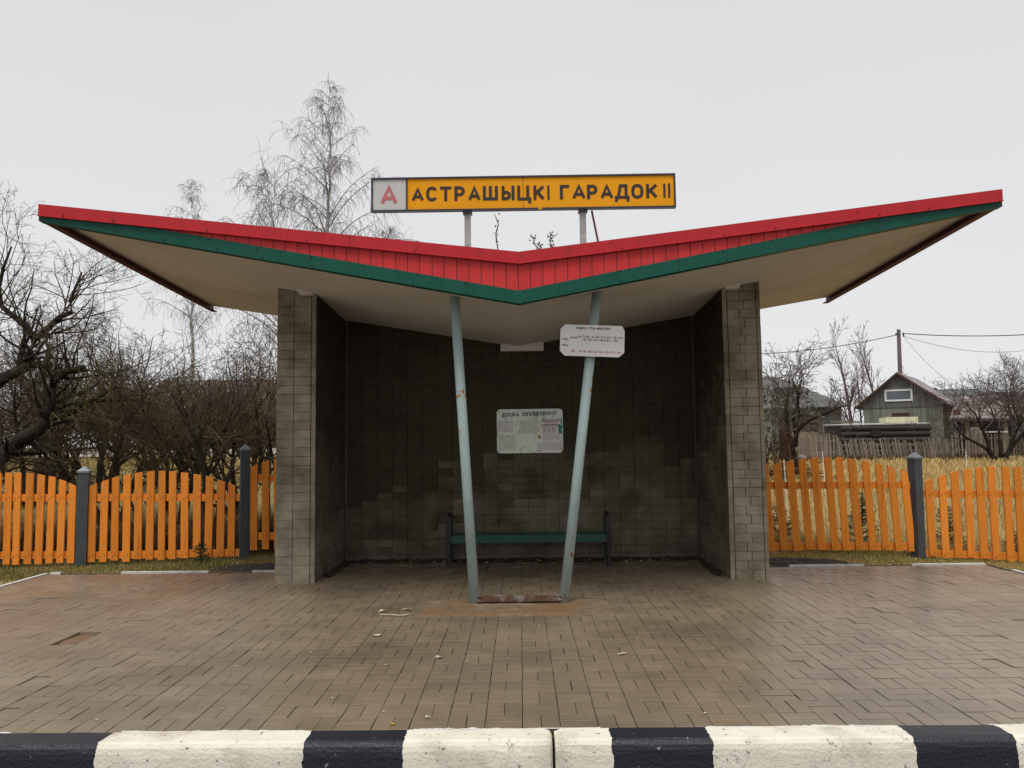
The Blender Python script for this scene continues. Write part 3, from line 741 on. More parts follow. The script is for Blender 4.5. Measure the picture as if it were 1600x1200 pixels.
    for j in range(Q):
        for i in range(N): pd.f.append((j * (N + 1) + i, j * (N + 1) + i + 1, (j + 1) * (N + 1) + i + 1, (j + 1) * (N + 1) + i))
    pd.build('base_pad', 'concrete_pad', S)
    return S


shelter = build_shelter()


# ------------------------------------------------------------------ roof sign
def build_sign():
    y = 7.4; S = thing('stop_sign_board', 'long yellow stop name board on two posts above the shelter roof', 'sign', (.05, y, 3.2))
    x0, x1, z0, z1 = -1.44, 1.556, 3.77, 4.112; xm = -1.088; f = .017
    b = MB(); b.box(xm + .008, y, z0 + f, x1 - f, y + .03, z1 - f); b.build('name_panel', 'yellow', S)
    b = MB(); b.box(x0 + f, y, z0 + f, xm - .008, y + .03, z1 - f); b.build('letter_panel', 'sign_grey', S)
    fr = MB()
    fr.box(x0, y - .012, z0, x1, y + .045, z0 + f); fr.box(x0, y - .012, z1 - f, x1, y + .045, z1)
    fr.box(x0, y - .012, z0 + f, x0 + f, y + .045, z1 - f); fr.box(x1 - f, y - .012, z0 + f, x1, y + .045, z1 - f); fr.box(xm - .008, y - .01, z0 + f, xm + .008, y + .045, z1 - f)
    fr.build('frame', 'navy', S)
    sx = x0 + (793 - 62) * .002049
    se = MB(); se.box(sx - .002, y - .0015, z0 + f, sx + .002, y, z1 - f); se.build('seam', 'letter', S)
    dr = MB(); dr.prism([(sx + .14, z0 + f + .001), (sx + .19, z0 + f + .001), (sx + .175, z0 - .004), (sx + .16, z0 - .004)], y - .0145, y - .0125); dr.build('paint_drip', 'yellow', S)
    X = lambda u: x0 + (u - 62) * .002049
    Z = lambda v, u: z1 - (v - (83 - (u - 62) * .0145)) * .002049
    word = [('А', 258, 315, 132, 197), ('С', 327, 382, 126, 197), ('Т', 394, 448, 125, 196), ('Р', 463, 513, 124, 195), ('А', 530, 588, 124, 195), ('Ш', 600, 672, 123, 193), ('Ы', 690, 752, 122, 192),
            ('Ц', 765, 832, 121, 204), ('К', 843, 895, 120, 191), ('І', 908, 919, 120, 190), ('Г', 970, 1015, 118, 188), ('А', 1030, 1092, 117, 187), ('Р', 1100, 1150, 117, 187), ('А', 1165, 1225, 116, 186),
            ('Д', 1233, 1303, 115, 196), ('О', 1312, 1370, 114, 185), ('К', 1383, 1437, 113, 183), ('І', 1465, 1474, 112, 181), ('І', 1488, 1497, 111, 180)]
    for ch, u0, u1, v0, v1 in word:
        stroke_letter(ch, X(u0), X(u1 + (2 if ch == 'І' else 0)), Z(v1, u0), Z(v0, u0), (.0205 if ch == 'І' else .029), y - .0005).build('letter', 'letter', S)
    stroke_letter('А', X(108), X(188), Z(211, 148), Z(119, 148), .036, y - .0005).build('letter', 'letter_a', S, label='faded pink red capital letter on the white panel')
    for x in (-.494, .645):
        p = MB(); p.box(x - .03, y + .03, rooftop(x, y) - .02, x + .03, y + .09, z0 - .008); p.build('post', 'galv', S)
        p = MB(); p.box(x - .045, y + .0, z0 - .022, x + .045, y + .1, z0 - .002); p.build('clamp', 'navy', S)
    r = MB(); r.tube([(.735, y + .06, z0), (.86, y + .25, rooftop(.86, y + .25))], .011, 6); r.build('brace', 'rod', S)


build_sign()


# ------------------------------------------------------------------ timetable plate on the right pole
def build_timetable():
    y = 7.195; c = at(925.5, 532.5, y); c = (c.x, y, c.z)
    S = thing('timetable_sign', 'white octagonal bus timetable plate fixed to the right pale blue pole', 'timetable', c)
    k = 7.195 / F; an = -math.radians(2.6)
    w, h, ch = 101 * k / 2, 49.5 * k / 2, 7.5 * k
    pts = [(-w + ch, -h), (w - ch * 1.1, -h), (w, -h + ch), (w, h - ch), (w - ch * .6, h), (-w + ch, h), (-w, h - ch), (-w, -h + ch)]
    R = lambda x, z: (c[0] + x * math.cos(an) - z * math.sin(an), c[2] + x * math.sin(an) + z * math.cos(an))
    p = MB(); p.prism([R(*q) for q in pts], y, y + .003); p.build('plate', 'plate', S)
    b = MB(); b.box(c[0] - .06, y + .003, c[2] - .02, c[0] + .06, y + .035, c[2] + .02); b.build('clamp', 'galv', S)

    def T(s, u0, u1, v, hh, m='ink', nm='printed_text'):
        """u,v in the tenths of photo pixels of the plate"""
        uc = (u0 + u1) / 2; X = (uc - 760) / 10 * k; Zz = -(v - 530) / 10 * k
        # undo the plate's tilt for positions read off the photograph
        text_obj(s, nm, m, S, c[0] + X, y - .0003, c[2] + Zz, (u1 - u0) / 10 * k, hh / 10 * k, rot=an, bold=.012, depth=.001)
    hd = MB(); u = 512
    for ch in 'МИНСК / СТ.М. «ВОСТОК»':
        wd_ = {' ': 10, '.': 10, '/': 20, '«': 20, '»': 20}.get(ch, 31)
        if ch != ' ':
            vm = 305 + (u - 512) * .045; x0_, x1_ = (u - 760) / 10 * k, (u + wd_ - 6 - 760) / 10 * k
            stroke_letter(ch, c[0] + x0_, c[0] + x1_, c[2] - (vm + 36 - 530) / 10 * k, c[2] - (vm - 530) / 10 * k, .85 * k, y - .0004, .001, hd)
        u += wd_
    hd.build('printed_text', 'ink', S)
    T('133д.', 283, 385, 497, 40); T('146д.', 278, 382, 590, 38)
    T('пн-вб', 412, 522, 472, 34)
    hrs = [('6', '07', 540), ('7', '15', 610), ('8', '07', 672), ('9', '10', 750), ('10', '15', 818), ('11', '45', 908), ('12', '17', 995), ('13', '15', 1086), ('14', '45', 1172)]
    for i, (a, b_, u) in enumerate(hrs):
        v = 458 + i * 4.2; T(a, u, u + (24 if len(a) == 1 else 44), v, 36); T(b_, u + (28 if len(a) == 1 else 47), u + (52 if len(a) == 1 else 72), v + 6, 18)
    for i, (a, b_, u) in enumerate([('15', '15', 608), ('16', '07', 697), ('17', '25', 785), ('18', '10', 880), ('19', '15 40', 965), ('20', '40', 1100)]):
        v = 508 + i * 5.5; T(a, u, u + 44, v, 36); T(b_, u + 48, u + 48 + (26 if len(b_) == 2 else 62), v + 6, 18)
    T('вс', 430, 482, 685, 30, 'ink_red')
    for i, (a, b_, u) in enumerate([('6', '07', 550), ('8', '07', 617), ('10', '15', 686), ('12', '07', 777), ('14', '15', 867), ('15', '07', 957), ('17', '25', 1048), ('19', '05', 1140)]):
        v = 688 + i * 5.2; T(a, u, u + (24 if len(a) == 1 else 44), v, 36, 'ink_red'); T(b_, u + (28 if len(a) == 1 else 47), u + (52 if len(a) == 1 else 72), v + 6, 18, 'ink_red')
    return S


build_timetable()


# ------------------------------------------------------------------ notice board
def build_board():
    y = 9.80; x0, x1, z0, z1 = -.298, .543, 1.352, 1.912
    S = thing('notice_board', 'pale green notice board with torn paper notices on the back wall', 'notice board', (.12, y, 1.63))
    r = .045; poly = []
    for cx, cz, a0 in ((x1 - r, z1 - r, 0), (x0 + r, z1 - r, 90), (x0 + r, z0 + r, 180), (x1 - r, z0 + r, 270)):
        for k in range(5):
            t = math.radians(a0 + 22.5 * k); poly.append((cx + r * math.cos(t), cz + r * math.sin(t)))
    p = MB(); p.prism(poly, y, y + .02); p.build('panel', 'board', S)
    sx = (x1 - x0) / 1130; X = lambda u: x0 + (u - 175) * sx; Z = lambda v: z1 - (v - 200) * ((z1 - z0) / 760)
    hd = MB()
    for w_, u0, u1 in (('ДОСКА', 262, 566), ('ОБЪЯВЛЕНИЙ', 612, 1200)):
        st_ = (u1 - u0) / len(w_)
        for k, ch in enumerate(w_):
            a = u0 + st_ * k; vt = 262 - (a - 262) * .022; dv = 10 if ch in 'Д' else 0
            up = 22 if ch == 'Й' else 0
            stroke_letter(ch, X(a + 3), X(a + st_ - 7), Z(vt + 68 + dv), Z(vt - up), 14.5 * sx, y - .0002, .0012, hd)
    hd.build('heading', 'ink_green', S)
    rnd = random.Random(8)

    def sheet(u0, v0, u1, v1, m, nm, jag, yy, n=9):
        pl = []
        for k in range(n): pl.append((u0 + (u1 - u0) * k / n, v0 + rnd.uniform(-jag, jag)))
        for k in range(n): pl.append((u1 + rnd.uniform(-jag, jag), v0 + (v1 - v0) * k / n))
        for k in range(n): pl.append((u1 + (u0 - u1) * k / n, v1 + rnd.uniform(-jag, jag)))
        for k in range(n): pl.append((u0 + rnd.uniform(-jag, jag), v1 + (v0 - v1) * k / n))
        q = MB(); q.prism([(X(u), Z(v)) for u, v in pl], y - yy, y - .0002); return q.build(nm, m, S)
    sheet(190, 400, 460, 600, 'paper_lilac', 'paper_notice', 9, .0012)
    sheet(200, 640, 490, 905, 'paper_torn', 'torn_notice', 14, .0012)
    sheet(560, 385, 900, 620, 'paper_torn', 'torn_notice', 12, .0012)
    sheet(545, 650, 800, 880, 'board', 'torn_notice', 12, .0014)
    sheet(870, 775, 1270, 905, 'paper_lilac', 'torn_notice', 16, .001)
    nt = sheet(930, 385, 1285, 765, 'paper', 'paper_notice', 3, .0016)
    sheet(875, 655, 925, 715, 'sticker', 'sticker', 2, .002, 2)
    sheet(1225, 480, 1290, 630, 'teal', 'torn_picture', 10, .0022, 4); sheet(1268, 380, 1290, 470, 'teal', 'torn_picture', 3, .0022, 3)
    ln = MB(); lr = MB()

    def words_(mb, u0, u1, v, h):
        u = u0
        while u < u1 - 6:
            w = min(rnd.uniform(8, 34), u1 - u); a = h * rnd.uniform(.35, .5)
            mb.box(X(u), y - .0024, Z(v + a), X(u + w), y - .0017, Z(v - a)); u += w + rnd.uniform(4, 8)
    words_(ln, 935, 1265, 388, 9); words_(ln, 932, 1262, 410, 18); words_(lr, 985, 1220, 438, 14); words_(ln, 935, 1260, 470, 18); words_(ln, 935, 1240, 495, 14)
    for v in (520, 540, 560, 580, 600):
        for u in (965, 1042, 1120): words_(ln, u, u + 60, v, 9)
    for v in (640, 672, 695, 722): words_(ln, 955, 1255, v, 6)
    ln.build('printed_lines', 'ink', S, kind='stuff'); lr.build('red_printed_line', 'ink_red', S)
    nl = MB(); nl.box(X(1130) - .006, y - .006, Z(350) - .006, X(1130) + .006, y, Z(350) + .006); nl.box(X(332) - .005, y - .006, Z(578) - .005, X(332) + .005, y, Z(578) + .005); nl.build('tack', 'ink', S)


build_board()


# ------------------------------------------------------------------ bench
def build_bench():
    S = thing('bench', 'dark green plank bench with black iron ends against the back wall', 'bench', (.09, 9.55, 0))
    x0, x1 = -.85, 1.015
    for ya, yb in ((9.372, 9.472), (9.482, 9.582), (9.592, 9.692)):
        p = MB(); c = .006
        p.hexa([(x0, ya, .335), (x1, ya, .335), (x1, yb, .335), (x0, yb, .335), (x0 + c, ya + c, .375), (x1 - c, ya + c, .375), (x1 - c, yb - c, .375), (x0 + c, yb - c, .375)]); p.build('seat_plank', 'bench_green', S)
    p = MB(); p.box(x0, 9.362, .285, x1, 9.3715, .372); p.build('front_board', 'bench_green', S)
    for x, s in ((-.882, 1), (1.047, -1)):
        m_ = MB(); w = .027
        outer = [(9.36, 0), (9.37, .30), (9.385, .52), (9.42, .59), (9.48, .62), (9.60, .62), (9.67, .59), (9.70, .5), (9.71, .3), (9.73, 0)]
        for i in range(len(outer) - 1):
            m_.tube([(x, *outer[i]), (x, *outer[i + 1])], .022, 8)
        m_.tube([(x, 9.37, .318), (x, 9.71, .318)], .02, 8)
        m_.box(x - w, 9.33, 0.0, x + w, 9.40, .02); m_.box(x - w, 9.69, 0.0, x + w, 9.76, .02)
        m_.box(x - .03, 9.365, .27, x + .03, 9.395, .60)
        m_.build('iron_end', 'iron', S)


build_bench()


# ------------------------------------------------------------------ picket fences
def build_fence(name, label, pickets, rails, posts, Y, base):
    S = thing(name, label, 'picket fence', base)
    k = Y / F
    for (xt, yt, xb, yb, slope) in pickets:
        a, b = at(xt, yt, Y), at(xb, yb, Y); w = .0485 * random.uniform(.93, 1.06); d = .02; a.x += random.gauss(0, .006); b.z += random.gauss(0, .006)
        m_ = MB()
        y0 = Y + random.gauss(0, .002); st = slope * w * 2
        q = [(b.x - w, y0, b.z), (b.x + w, y0, b.z), (b.x + w, y0 + d, b.z), (b.x - w, y0 + d, b.z), (a.x - w, y0, a.z - st / 2), (a.x + w, y0, a.z + st / 2), (a.x + w, y0 + d, a.z + st / 2), (a.x - w, y0 + d, a.z - st / 2)]
        m_.hexa(q); m_.build('picket', 'orange', S)
    nl = MB()
    for (xt, yt, xb, yb, slope) in pickets:
        a, b = at(xt, yt, Y), at(xb, yb, Y)
        for (xa, ya, xc, yc) in rails:
            ra, rb = at(xa, ya, Y), at(xc, yc, Y)
            if not min(ra.x, rb.x) < a.x < max(ra.x, rb.x): continue
            z_ = ra.z + (rb.z - ra.z) * (a.x - ra.x) / (rb.x - ra.x); x_ = b.x + (a.x - b.x) * (z_ - b.z) / (a.z - b.z)
            for dx in (-.022, .022): nl.box(x_ + dx - .004, Y - .008, z_ + dx * .5 - .004, x_ + dx + .004, Y + .001, z_ + dx * .5 + .004)
    nl.build('nails', 'screw', S, kind='stuff')
    for (xa, ya, xb, yb) in rails:
        a, b = at(xa, ya, Y), at(xb, yb, Y); h = .047; m_ = MB(); y0 = Y + .026
        m_.hexa([(a.x, y0, a.z - h), (b.x, y0, b.z - h), (b.x, y0 + .035, b.z - h), (a.x, y0 + .035, a.z - h), (a.x, y0, a.z + h), (b.x, y0, b.z + h), (b.x, y0 + .035, b.z + h), (a.x, y0 + .035, a.z + h)])
        m_.build('rail', 'orange', S)
    for (xt, yt, xb, yb, w, ang) in posts:
        a, b = at(xt, yt, Y + .02), at(xb, yb, Y + .02); m_ = MB(); hw_ = w / 2; capz = .09
        c, s = math.cos(ang) * hw_ * 1.4142, math.sin(ang) * hw_ * 1.4142
        ring = lambda p, z, f=1: [(p.x + f * (math.cos(ang + math.pi / 4 + math.pi / 2 * i)) * hw_ * 1.414, Y + .02 + f * (math.sin(ang + math.pi / 4 + math.pi / 2 * i)) * hw_ * 1.414, z) for i in (2, 3, 0, 1)]
        tz = a.z - .07
        m_.hexa(ring(b, b.z - .1) + ring(a, tz)); po = m_.build('post', 'post', S)
        cp = MB(); r1 = ring(a, tz - .012, 1.14); r2 = ring(a, tz + .012, 1.14)
        cp.hexa(r1 + r2); n = len(cp.v); cp.v.append((a.x, Y + .02, a.z + .012)); cp.f = [f for f in cp.f if f != (4, 5, 6, 7)] + [(4, 5, n), (5, 6, n), (6, 7, n), (7, 4, n)]
        cp.build('post_cap', 'zinc', po)


def zl(x): return x / 3.4289


pk = []
bot = lambda u: 600 + zl(972 - (u / 400) * 14)
for u, v in zip((-14, 45, 95, 158, 218, 275, 333, 390), (478, 475, 475, 478, 487, 497, 517, 540)):
    sl_ = -(.5 if u > 360 else .35 if u > 300 else .2 if u > 200 else .05); pk.append((zl(u), 600 + zl(v), zl(u - 14), bot(u), sl_))
us = (497, 558, 620, 682, 743, 805, 870, 927, 992, 1057, 1118, 1182, 1240); vs = (540, 518, 497, 487, 474, 467, 465, 467, 475, 485, 497, 518, 537)
for i, (u, v) in enumerate(zip(us, vs)):
    pk.append((zl(u), 600 + zl(v), zl(u - 10 * (1 - i / 20)), 600 + zl(955 - i * 2.6), (.45, .4, .3, .22, .16, .06, 0, 0, -.08, -.16, -.25, -.3, -.45)[i]))
for u, v, s_ in ((1360, 438, .55), (1423, 413, .35), (1490, 395, .3), (1552, 380, .2)): pk.append((zl(u), 600 + zl(v), zl(u - 2), 600 + zl(887), s_))
u0 = -75
while u0 > -900:      # the fence goes on past the frame
    pk.append((zl(u0), 600 + zl(500), zl(u0 - 16), bot(u0) + 1, .1)); u0 -= 60
rails = [(-280, 600 + zl(612), 123, 600 + zl(610)), (-280, 600 + zl(925), 121, 600 + zl(918)), (136, 600 + zl(609), 375, 600 + zl(609)), (135, 600 + zl(922), 374, 600 + zl(905)),
         (387, 600 + zl(506), 520, 600 + zl(500)), (387, 600 + zl(818), 520, 600 + zl(814))]
posts = [(132.5, 729, 128, 878, .135, .25), (383.5, 695, 381, 868, .115, .5)]
build_fence('picket_fence', 'orange picket fence with dark posts before the bare trees', pk, rails, posts, 10.35, (-5.2, 10.35, 0))
zr = lambda x: 1180 + x * .2625; zy = lambda y: 680 + y * .2625
pk = []
for i, (u, v) in enumerate(zip((55, 130, 206, 280, 352, 433, 500, 580, 658, 735, 812, 890), (178, 169, 153, 141, 132, 130, 131, 141, 153, 170, 190, 212))):
    pk.append((zr(u), zy(v), zr(u + 25 + i * 0 + 22), zy(684 + i * .15), (.5, .45, .3, .2, .1, .02, 0, -.12, -.16, -.3, -.4, -.4)[i]))
for i, (u, v) in enumerate(zip((1037, 1110, 1185, 1260, 1335, 1408, 1490, 1557, 1630, 1700, 1775, 1850), (266, 240, 218, 204, 192, 187, 187, 190, 200, 215, 240, 270))):
    pk.append((zr(u), zy(v), zr(u + 27 + i * 1.5), zy(722 + i * 4), (.45, .4, .3, .2, .12, .04, 0, -.05, -.2, -.3, -.4, -.5)[i]))
rails = [(1150, zy(300), zr(942), zy(297)), (1150, zy(664), zr(945), zy(664)), (zr(985), zy(350), 1700, zy(352)), (zr(1000), zy(705), 1700, zy(738))]
posts = [(zr(946), zy(104), zr(972), zy(716), .125, .35), (1705, zy(150), 1715, zy(750), .125, .35)]
build_fence('picket_fence', 'orange picket fence with one dark post before the yellow field', pk, rails, posts, 10.3, (5.0, 10.3, 0))


# ------------------------------------------------------------------ bare trees
def rvec(rnd): return Vector((rnd.gauss(0, 1), rnd.gauss(0, 1), rnd.gauss(0, 1)))


def grow(trunk, twigs, rnd, p, d, ln, r, lev, P):
    """One limb with side shoots. P: levels, kids, droop, wander, spread."""
    nseg = max(2, int(ln / P['seg'][lev])); step = ln / nseg; pts = [p.copy()]; rad = [r]; dirs = [d.copy()]
    tip = max(r * P.get('taper', .35), P['rmin'])
    for i in range(nseg):
        d = (d + rvec(rnd) * P['wander'][lev] + Vector((0, 0, P['lift'][lev]))).normalized(); p = p + d * step
        pts.append(p.copy()); dirs.append(d.copy()); rad.append(r + (tip - r) * (i + 1) / nseg)
    (trunk if r > P['rtrunk'] else twigs).tube(pts, rad, 7 if r > .06 else 5 if r > .025 else 3, cap=r > .02)
    if lev >= P['levels']: return
    nk = P['kids'][lev]; nk = int(nk * ln / P['ref'][lev] + rnd.random())
    for k in range(nk):
        t = P['start'][lev] + (1 - P['start'][lev]) * (k + rnd.random()) / max(1, nk); i = min(nseg, max(1, int(t * nseg + .5)))
        bd = dirs[i]; side = rvec(rnd); side = (side - bd * side.dot(bd))
        if side.length < 1e-3: continue
        side.normalize(); a = math.radians(rnd.gauss(P['angle'][lev], 14)); nd = (bd * math.cos(a) + side * math.sin(a)).normalized()
        l2 = ln * P['ratio'][lev] * rnd.uniform(.6, 1.25) * (1 - .45 * t); r2 = max(P['rmin'], rad[i] * P['rratio'][lev])
        grow(trunk, twigs, rnd, pts[i], nd, l2, r2, lev + 1, P)


APPLE = dict(levels=4, kids=(7, 6, 5, 4), ref=(1.9, 1.4, .8, .45), ratio=(.85, .62, .55, .5), rratio=(.62, .55, .55, .6), angle=(48, 50, 52, 50), start=(.42, .2, .15, .15),
             seg=(.28, .22, .17, .13, .1), wander=(.13, .17, .2, .2, .18), lift=(.02, .03, .02, .03, .03), rmin=.0028, rtrunk=.02)


def crown_from(limbs, seed, P):
    rnd = random.Random(seed); tr, tw = MB(), MB()
    for p, d, ln, r in limbs: grow(tr, tw, rnd, Vector(p), Vector(d).normalized(), ln, r, 0, P)
    return tr, tw


def tree(name, label, base, limbs, seed, P, bark='bark', twig='twig', group=None, path=None):
    S = thing(name, label, 'tree', base, group); rnd = random.Random(seed)
    tr, tw = crown_from([((base[0] + p[0], base[1] + p[1], base[2] + p[2]), d, ln, r) for p, d, ln, r in limbs], seed, P)
    if path:
        for pts, rad in path:
            tr.tube(pts, rad, 9)
            for i in range(1, len(pts)):
                nb = 3
                for _ in range(nb):
                    t = rnd.random(); q = Vector(pts[i - 1]).lerp(Vector(pts[i]), t); r = rad[i - 1] + (rad[i] - rad[i - 1]) * t
                    dd = (Vector(pts[i]) - Vector(pts[i - 1])).normalized(); s = rvec(rnd); s = (s - dd * s.dot(dd)).normalized()
                    grow(tr, tw, rnd, q, (dd * .5 + s * .8 + Vector((0, 0, .35))).normalized(), rnd.uniform(.7, 1.5), max(.012, r * .38), 1, P)
    tr.build('trunk', bark, S, smooth=True); tw.build('crown', twig, S)
    return S


def multi(n, spread, ln, r, rnd):
    out = []
    for k in range(n):
        a = 2 * math.pi * (k + rnd.random() * .6) / n; t = spread * rnd.uniform(.6, 1.2)
        out.append(((math.cos(a) * .12, math.sin(a) * .12, -.1), (math.cos(a) * t, math.sin(a) * t, 1), ln * rnd.uniform(.8, 1.15), r * rnd.uniform(.75, 1.15)))
    return out


# the big leaning apple tree whose trunk comes in from the left
A = lambda x, y, Y=12.6: tuple(at(x, y, Y))
tree('apple_tree', 'thick dark leaning apple tree limb reaching in behind the left fence', (*at(-75, 800, 12.6)[:2], gz(-9.2, 12.6) - .1), [], 3, APPLE, twig='twig_mossy', path=[
    ([(at(-75, 800, 12.6).x, 12.6, gz(-9.2, 12.6) - .1), A(-45, 760), A(0, 716), A(30, 688), A(58, 674), A(72, 655)], [.15, .14, .13, .12, .10, .09]),
    ([A(72, 655), A(80, 632), A(80, 610), A(88, 592), A(106, 580), A(130, 574, 12.3)], [.085, .08, .075, .07, .06, .045]),
    ([A(72, 655), A(100, 648), A(125, 634), A(150, 622, 12.4), A(182, 604, 12.2)], [.06, .055, .045, .035, .022]),
    ([A(84, 640), A(115, 630), A(160, 626), A(210, 624, 12.4), A(238, 632, 12.4)], [.035, .03, .024, .018, .01]),
    ([A(52, 682), A(70, 697), A(100, 705), A(140, 700, 12.4), A(190, 698, 12.4)], [.03, .026, .02, .014, .009])])
B = lambda x, y, Y=14.0: tuple(at(x, y, Y))
tree('apple_tree', 'tall old apple tree forking against the sky at the far left', (at(-50, 790, 14).x, 14.0, gz(-9.9, 14) - .1), [], 5, APPLE, twig='twig', path=[
    ([(at(-50, 790, 14).x, 14.0, gz(-9.9, 14) - .1), B(-40, 700), B(-25, 640), B(0, 594), B(35, 576), B(62, 568), B(80, 572, 13.8)], [.16, .15, .14, .115, .09, .07, .04]),
    ([B(30, 578), B(45, 555), B(54, 530), B(70, 518), B(92, 496), B(112, 488), B(110, 470), B(118, 450), B(128, 425)], [.08, .07, .065, .06, .05, .042, .035, .026, .016]),
    ([B(54, 530), B(40, 508), B(18, 492), B(2, 478), B(-2, 450), B(5, 420), B(18, 385)], [.06, .055, .05, .045, .038, .028, .016])])

rnd0 = random.Random(21)
LT = [  # px of base, depth, number of stems, spread, stem length, radius, twig, label
    (35, 17.5, 5, .5, 2.6, .07, 'twig', 'bare bushy tree behind the maroon box at the far left'),
    (175, 15.2, 4, .42, 2.5, .08, 'twig_mossy', 'bare mossy tree standing behind the lower dark fence post'),
    (152, 19.5, 5, .45, 3.0, .08, 'twig', 'bare tree second in the row behind the lower fence post'),
    (235, 13.6, 6, .5, 1.55, .035, 'twig_mossy', 'thin many-stemmed bush close behind the fence, its twigs mossy'),
    (290, 15.0, 4, .40, 2.3, .075, 'twig', 'dark bare tree with a straight trunk in mid left row'),
    (325, 13.3, 4, .5, 1.9, .06, 'twig_mossy', 'forked bare fruit tree just behind the taller dark fence post'),
    (372, 16.2, 4, .47, 2.5, .075, 'twig', 'bare tree with curved pale limbs beside the left brick pillar'),
    (418, 14.4, 4, .45, 2.3, .065, 'twig_mossy', 'bare tree half hidden by the left brick pillar'),
    (262, 21.0, 5, .4, 3.1, .08, 'twig_far', 'tall reddish bare tree further back under the left roof wing'),
    (95, 22.5, 5, .45, 3.3, .09, 'twig_far', 'tall bare tree in the rear row at far left'),
    (400, 23.5, 5, .42, 3.2, .08, 'twig_far', 'tall bare tree in the rear row near the left pillar'),
]
for (px, Y, n, sp, ln, r, tw, lb) in LT:
    x = at(px, 760, Y).x
    P = dict(APPLE)
    if Y > 20: P = dict(APPLE, rmin=.005, kids=(6, 5, 4, 3))
    tree('fruit_tree' if Y < 20 else 'bare_tree', lb, (x, Y, gz(x, Y) - .05), multi(n, sp, ln, r, rnd0), int(px * 7 + Y), P, twig=tw, group='bare trees behind the left fence')

HEDGE = dict(levels=3, kids=(6, 5, 4), ref=(1.6, .9, .5), ratio=(.6, .6, .55), rratio=(.6, .6, .6), angle=(35, 40, 42), start=(.15, .15, .15), seg=(.3, .25, .2, .15), wander=(.1, .14, .16, .16), lift=(.04, .04, .04, .03), rmin=.006, rtrunk=.03)
for i, (px, Y, lb) in enumerate(((20, 40.5, 'brown thicket beyond the maroon box'), (120, 41, 'brown thicket behind the middle of the left fence'), (215, 40, 'brown thicket left of the long dark barn'), (-60, 40, 'brown thicket at the far left edge'),
                                 (320, 41.5, 'brown thicket before the long dark barn'), (420, 41, 'brown thicket behind the left pillar'))):
    x = at(px, 700, Y).x
    tree('thicket', lb, (x, Y, gz(x, Y) - .05), [((rnd0.uniform(-2.2, 2.2), rnd0.uniform(-1, 1), 0), (rnd0.uniform(-.3, .3), rnd0.uniform(-.3, .3), 1), rnd0.uniform(1.7, 3.0), .035) for _ in range(20)], 100 + i, dict(HEDGE, rmin=.008), twig='brush', bark='brush', group='brown thickets far behind the left fence')


# birches
def birch(label, base, h, lean, spread, seed, r0_, start=.25, group='birches behind the shelter', dense=1.0, broad=False):
    S = thing('birch_tree', label, 'tree', base, group); rnd = random.Random(seed); tr, tw = MB(), MB()
    n = 22; pts = []; rad = []; p = Vector(base)
    for i in range(n + 1):
        t = i / n; pts.append(Vector((base[0] + lean[0] * t * h * .1 + rnd.gauss(0, .05), base[1] + lean[1] * t * h * .1 + rnd.gauss(0, .05), base[2] + h * t))); rad.append(max(.012, r0_ * (1 - t) ** 1.1))
    tr.tube(pts, rad, 8)
    nb = int(46 * dense)
    for k in range(nb):
        t = start + (1 - start) * (k + rnd.random()) / nb; i = min(n - 1, int(t * n)); f = t * n - i; q = pts[i].lerp(pts[i + 1], f)
        az = k * 2.4 + rnd.gauss(0, .5); ln = spread * ((.16 + (1 - t) ** .75) if broad else (.06 + (1 - t) ** .95 * 1.12)) * rnd.uniform(.7, 1.15); up = rnd.uniform(.75, 1.3)
        d = Vector((math.cos(az), math.sin(az), up)).normalized(); ns = max(4, int(ln / .42)); bp = [q.copy()]; br = [max(.012, rad[i] * .42)]
        for j in range(ns):
            s = j / ns; d = (d + Vector((0, 0, -.16 * s - .03)) + rvec(rnd) * .05).normalized()
            q = q + d * ln / ns; bp.append(q.copy()); br.append(br[0] + (.008 - br[0]) * (j + 1) / ns)
        tr.tube(bp, br, 4, cap=False) if br[0] > .03 else tw.tube(bp, br, 3, cap=False)
        for j in range(1, ns + 1):
            for _ in range(2 + (rnd.random() < .6) + (j == ns)):
                u = bp[j].lerp(bp[j - 1], rnd.random()); dd = (rvec(rnd) * .6 + (bp[j] - bp[j - 1]).normalized() * .9 + Vector((0, 0, .25))).normalized()
                wp = [u.copy()]; wl = rnd.uniform(.5, 1.5) * min(1, .4 + ln * .3); m_ = 5
                for e in range(m_):
                    dd = (dd + Vector((0, 0, -.42)) + rvec(rnd) * .07).normalized(); u = u + dd * wl / m_; wp.append(u.copy())
                tw.tube(wp, [.0075, .007, .0065, .006, .0055, .005], 3, cap=False)
                for _2 in range(2):
                    u2 = wp[rnd.randint(1, 3)].copy(); d2 = (rvec(rnd) * .5 + Vector((0, 0, -.5))).normalized(); w2 = [u2.copy()]; wl2 = wl * rnd.uniform(.4, .8)
                    for e in range(3):
                        d2 = (d2 + Vector((0, 0, -.5))).normalized(); u2 = u2 + d2 * wl2 / 3; w2.append(u2.copy())
                    tw.tube(w2, [.0065, .006, .0055, .005], 3, cap=False)
    tr.build('trunk', 'birch_bark', S, smooth=True); tw.build('crown', 'birch_twig', S)


bx = at(510, 600, 36).x
birch('tallest weeping birch rising behind the yellow stop name board', (bx, 36, .9), 17.9, (.05, 0), 7.2, 4, .24, start=.28, dense=1.3)
birch('leaning weeping birch on the left of the tallest birch', (at(478, 600, 34).x, 34, .9), 13.0, (-1.5, .2), 5.2, 9, .17, start=.3, dense=1.0, broad=True)
birch('low weeping birch whose tips show under the yellow board', (at(590, 600, 35).x, 35, .9), 10.6, (.55, .2), 5.0, 15, .15, start=.35, dense=.9)
birch('small slender birch above the left roof wing', (at(300, 600, 44).x, 44, 1.3), 15.6, (-.15, 0), 3.0, 12, .16, start=.4, dense=.7, broad=True)

